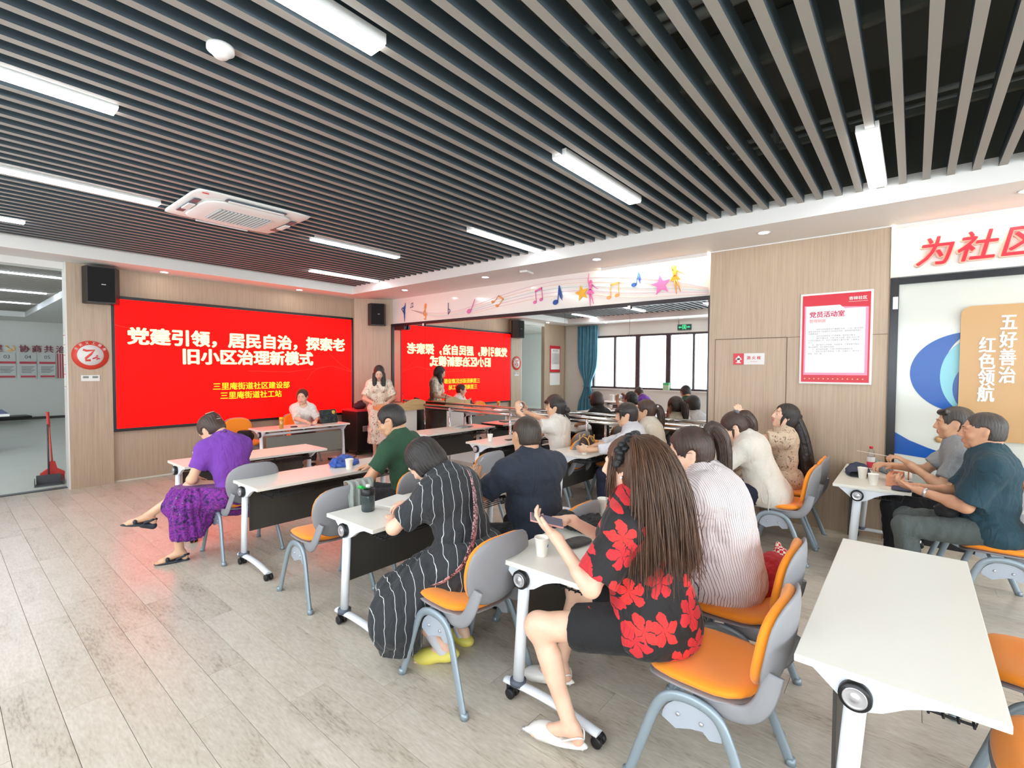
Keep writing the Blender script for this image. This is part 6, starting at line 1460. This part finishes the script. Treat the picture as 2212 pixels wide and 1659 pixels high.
blobobj('bag_body', [('ell', V(0, 0, .06), V(.15, .08, .07), E3, .02), ('cap', V(-.02, 0, .12), V(.05, 0, .15), .03, .02, .03)], mat('maroon_bag', (70, 34, 44), .6), t, .01, .003)
t = empty('cable_pile', (5.75, 8.2, .0), 0, 'coil of black cables on the floor by the flight case', 'cable')
B().tube(cr([(.12*math.cos(a)*(1+.1*math.sin(3*a)), .12*math.sin(a), .01+.002*a) for a in [k*.6 for k in range(32)]], 2), .006, 6).obj('coil', M_black, t)

# men's table
wb_ = empty('water_bottle', (5.80, .30, ZT_), .2, 'red capped water bottle on the table of the two men', 'bottle')
B().lathe([(0, 0), (.030, 0), (.032, .01), (.032, .15), (.024, .18), (.0135, .205), (0, .205)], n=24).obj('bottle_body', M_clear, wb_)
B().lathe([(.0325, .055), (.0328, .056), (.0328, .125), (.0325, .126)], n=24, caps=False).obj('label_band', mat('label_white', (236, 232, 224), .5), wb_)
B().lathe([(.0329, .02), (.0331, .022), (.0331, .075), (.0329, .077)], n=24, caps=False).obj('red_band', mat('label_red', (222, 60, 84), .5), wb_)
B().lathe([(0, .205), (.0155, .205), (.0155, .226), (0, .228)], n=16).obj('cap', M_red, wb_)
bx = empty('tissue_box', (5.22, .10, ZT_), -.06, 'peach coloured tissue box between the two cups', 'box')
B().box(-.15, .15, -.05, .05, 0, .085, .004).obj('carton', mat('peach_carton', (226, 150, 118), .6), bx); B().box(-.06, .06, -.015, .015, .085, .0865).obj('opening_slot', mat('slot_dark', (150, 90, 70), .6), bx)
M_nv = fabric('navy_felt', (44, 54, 84), .8)
t = empty('navy_bag', (5.12, .045, ZT_), -.04, 'flat navy cloth bag at the near edge of the table, under the peach box', 'bag'); B().pad(lambda x, y, z: (x, y, z+.008+.004*math.sin(x*20)), t=.008, ex=5, w=.24, d=.07).obj('cloth', M_nv, t); B().tube([(.1, -.07, .01), (.12, -.09, .0), (.13, -.10, -.03)], .004, 6).obj('cord', M_black, t)
t = empty('navy_bag', (5.48, .38, ZT_), .05, 'navy felt bag with a gold zip behind the cups', 'bag'); blobobj('bag_body', [('ell', V(0, 0, .025), V(.24, .09, .032), E3, .02), ('ell', V(.16, 0, .04), V(.09, .07, .035), E3, .02)], M_nv, t, .008, .004); B().tube([(.02, -.06, .05), (.06, -.02, .058), (.10, .02, .05)], .006, 6).obj('zip_tab', M_gold, t)
t = empty('craft_material', (5.72, .20, ZT_), .2, 'grey fibre craft bundle at the man in grey', 'craft material'); blobobj('bundle', [('cap', V(-.10, -.03, .03), V(.10, .03, .05), .030, .035, .02), ('cap', V(.08, 0, .05), V(.16, .04, .08), .03, .02, .02)], blotch('fibre_grey', [(0, (96, 100, 104)), (.5, (150, 156, 160))], 60), t, .008, .004)
t = empty('cardboard_sheet', (5.62, .06, ZT_), .0, 'tan cardboard sheet standing by the man in grey', 'cardboard'); B().box(-.16, .12, -.05, -.04, 0, .10, .002).obj('board', mat('cardboard_tan', (190, 138, 92), .8), t)
t = empty('waist_bag', (0, 0, 0), 0, 'black waist bag on the lap of the man in teal', 'bag'); t.location = wpt(tj, V(-.02, .22, .66))
blobobj('bag_body', [('ell', V(0, 0, 0), V(.11, .06, .05), Rx(-.4), .02), ('ell', V(-.03, .05, .0), V(.05, .03, .04), E3, .01)], M_blk, t, .008, .004); B().tube([(-.05, .06, .02), (.0, .08, .01), (.05, .06, .02)], .005, 6).obj('zip', M_silver, t)
t = empty('craft_stick', (0, 0, 0), 0, 'thin pale craft stick in the hands of the man in grey', 'craft stick'); a_ = wpt(kj, kj['WR'][0]+V(.0, .07, .05)); B().tube([a_, a_+Vector((-.12, .30, .05))], .003, 6).obj('stick', mat('pale_stick', (220, 200, 190), .5), t)
t = empty('craft_stick', (0, 0, 0), 0, 'pen-like silver craft tool in the left hand of the man in navy', 'craft tool'); a_ = wpt(nj, nj['WR'][0]+V(.04, .02, .07)); B().tube([a_+Vector((.05, -.02, .12)), a_+Vector((-.08, .04, -.05))], .003, 6).obj('tool', M_silver, t)
# red bag on the chair behind the striped shirt
t = empty('red_bag', (2.93, .62, .485), .3, 'red cloth bag with a checked knot stuffed on the chair behind the striped shirt', 'bag')
blobobj('bag_body', [('ell', V(0, 0, .06), V(.12, .10, .08), E3, .02), ('ell', V(.06, -.06, .10), V(.10, .07, .06), E3, .02), ('ell', V(-.08, .02, .03), V(.10, .08, .05), E3, .03)], fabric('red_cloth', (178, 26, 36)), t, .008, .005, 45)
kn = B().ball((.12, -.10, .15), (.045, .04, .04), 12).ball((.15, -.09, .17), (.02, .02, .04), 8).obj('checked_knot', MATS.get('chk') or mat('checked_knot', (190, 40, 56), .8), t)
nt_, b_, tc_ = nodes_of(kn.data.materials[0]); ck = nd(nt_, 'ShaderNodeTexChecker'); ck.inputs['Scale'].default_value = 55; ck.inputs[1].default_value = lin((196, 40, 56)); ck.inputs[2].default_value = lin((238, 226, 206)); nt_.links.new(tc_.outputs['Object'], ck.inputs[0]); nt_.links.new(ck.outputs[0], b_.inputs['Base Color'])
t = empty('blue_bag', (4.55, 2.55, 0), .3, 'small blue bag on the floor below the brown handbag table', 'bag'); blobobj('bag_body', [('ell', V(0, 0, .04), V(.14, .08, .045), E3, .02)], fabric('royal_blue_nylon', (54, 92, 178), .6), t, .01, .006, 50)
t = empty('headphones', (5.02, 2.93, .618), .2, 'black and cream headphones lying in the wire basket under the handbag table', 'headphones')
B().tube(cr([(-.1, 0, .02), (-.06, .05, .02), (.04, .05, .02), (.08, 0, .02)]), .009, 8).ball((-.1, 0, .02), .025, 10).ball((.08, 0, .02), .025, 10).obj('headband', M_black, t)
blobobj('cream_scarf', [('cap', V(.12, 0, .015), V(.26, .02, .015), .02, .022, .02), ('cap', V(.15, .04, .015), V(.26, -.04, .015), .015, .015, .02)], mat('cream_fluff', (214, 190, 150), .9), t, .008, .004)

# window side table things and sill pack (mirror)
t = empty('white_carton', (-.95, 7.02, ZT_), 0, 'tall white carton on the window side table', 'box'); B().box(-.05, .05, -.06, .06, 0, .19, .004).obj('carton', M_white, t)
t = empty('thermos_bottle', (-.8, 6.55, ZT_), 0, 'brown thermos bottle on the window side table', 'bottle'); B().lathe([(0, 0), (.055, 0), (.055, .2), (.04, .24), (.04, .28), (0, .28)], n=20).obj('flask', mat('brown_flask', (150, 112, 96), .4), t)
t = empty('paper_stack', (-.8, 6.2, ZT_), .3, 'leaning stack of papers on the window side table', 'paper'); B().box(-.1, .1, -.12, .12, 0, .05, .003).obj('stack', M_paper, t)
t = empty('plant_food_pack', (XW+.02, 5.45, ZB+.03), 0, 'green topped pack standing on the window sill in the mirror', 'pack'); B().box(-.03, .03, -.09, .09, 0, .18, .006).obj('pack', mat('pack_pale_green', (170, 200, 160), .6), t); B().box(-.032, .032, -.092, .092, .15, .22, .006).obj('green_top', mat('pack_green', (60, 180, 110), .6), t)

# ------------------------------------------------------------------ the next room
pt = empty('table_tennis_table', (-.1, 14.2, 0), 0, 'blue table tennis table at the left edge in the next room', 'table')
B().box(-1.37, 1.05, -.76, .76, .735, .76, .003).obj('tabletop', mat('tt_blue', (24, 62, 128), .35), pt)
B().box(-1.37, 1.052, -.78, -.76, .715, .762).obj('edge_band', M_white, pt)
B().box(.55, .58, -.86, .86, .76, .9).obj('net', mat('net_grey', (150, 160, 180), .8, alpha=.6), pt)
B().box(.52, .62, -.9, -.80, .70, .93, .006).obj('net_post', M_black, pt)
for x in (-1.1, .8):
    for y in (-.6, .6): lg_ = B().box(x-.03, x+.03, y-.03, y+.03, .06, .735).obj('leg', M_black, pt); B().ball((x, y, .04), .04, 10).obj('wheel', M_black, lg_)
t = empty('gym_mat', (.9, 20.6, 0), .1, 'long black and orange floor mat by the far wall of the next room', 'mat'); B().box(-1.0, 1.0, -.3, .3, .12, .2, .03).obj('pad', M_black, t); B().box(-.6, .3, -.3, -.2, 0, .12, .02).obj('orange_foot', M_orange, t)
bro = empty('broom', (1.10, 9.62, 0), 0, 'red broom leaning on the opening jamb', 'broom')
M_br = mat('broom_red', (214, 62, 56), .45)
B().tube([(0, .0, .26), (-.03, .05, 1.0)], .013, 10).obj('handle', mat('broom_pole', (222, 110, 96), .4), bro); B().tube([(-.022, .036, .8), (-.03, .05, 1.02)], .018, 10).obj('grip', M_br, bro)
B().prism([(-.03, .30), (.03, .30), (.05, .2), (.13, .14), (.13, .1), (-.13, .1), (-.13, .14), (-.05, .2)], .05, face_mat((0, .02, 0), (1, 0, 0), (0, 0, 1))).obj('broom_head', M_br, bro)
bs = B()
for k in range(26): x = -.125+k*.01; bs.box(x-.003, x+.003, -.028, .018, .0, .1)
o = bs.obj('bristles', M_br, bro); o['kind'] = 'stuff'
du = empty('dustpan', (1.04, 9.42, 0), -.1, 'grey dustpan on the floor below the broom', 'dustpan')
B().faces([(-.15, -.12, .0), (.15, -.12, .0), (.13, .1, .0), (-.13, .1, .0), (-.15, -.12, .012), (.15, -.12, .012), (.13, .1, .012), (-.13, .1, .012)], [(3, 2, 1, 0), (4, 5, 6, 7), (0, 1, 5, 4), (1, 2, 6, 5), (2, 3, 7, 6), (3, 0, 4, 7)]).box(-.13, .13, .09, .105, 0, .13).box(-.15, -.14, -.1, .1, 0, .09).box(.14, .15, -.1, .1, 0, .09).obj('pan', mat('dustpan_grey', (78, 78, 82), .5), du)
B().tube([(.0, .1, .1), (.0, .14, .85)], .011, 8).obj('handle', mat('dark_pole', (90, 80, 84), .4), du)
M_fr2 = mat('far_red', (206, 70, 84), .5)
for i, (x0, num) in enumerate(((1.30, '03'), (1.76, '04'), (2.20, '05'))):
    t = empty('notice_panel', (x0+.2, 21.47, 1.7), 0, ['leftmost red and white notice panel on the next room far wall', 'middle red and white notice panel numbered 04 in the next room', 'third notice panel numbered 05, beside the striped panel in the next room'][i], 'poster', 'notice panels of the next room')
    B().box(-.19, .19, -.02, .0, -.40, .40).obj('sheet', mat('far_sheet', (214, 216, 212), .5), t)
    B().box(-.19, .19, -.024, -.019, .06, .13).obj('red_band', M_fr2, t); B().box(-.17, .17, -.024, -.019, -.37, -.31).obj('red_band', M_fr2, t)
    text('number', num, .15, onfront(0, -.026, .27), M_txt, t, .001)
    for k in range(6): B().box(-.15, .15-(k % 3)*.04, -.024, -.0195, -.04-k*.035, -.028-k*.035).obj('text_line', M_txt, t)
t = empty('flag_stripe_panel', (2.75, 21.47, 1.7), 0, 'panel with red and white stripes at the jamb on the far wall', 'poster')
B().box(-.12, .3, -.02, 0, -.4, .4).obj('sheet', mat('far_sheet', (214, 216, 212), .5), t)
for k in range(4): B().box(-.12+k*.06, -.085+k*.06, -.024, -.019, -.4, .4).obj('stripe', M_fr2, t)
lf = empty('wall_lettering', (2.2, 21.47, 2.22), 0, 'small dark red lettering and emblem above the notice panels of the next room', 'lettering')
M_fl = mat('far_letter', (140, 44, 66), .5)
for i, ch in enumerate('党建协商共治'):
    x = [-1.35, -.9, -.32, -.04, .24, .52][i]; text('character', ch, .24, onfront(x, -.03, 0), M_fl, lf, .01, .003)
em = B(); em.prism([(.1*math.cos(a), .1*math.sin(a)) for a in [-2.4+k*.3 for k in range(12)]]+[(.07*math.cos(a)-.01, .07*math.sin(a)+.02) for a in [.9-k*.3 for k in range(11)]], .01, onfront(-.62, -.02, .02)); em.tube([(-.70, -.03, .08), (-.56, -.03, -.06)], .01, 6); em.box(-.73, -.67, -.035, -.02, .06, .1)
em.obj('emblem', M_gold, lf)
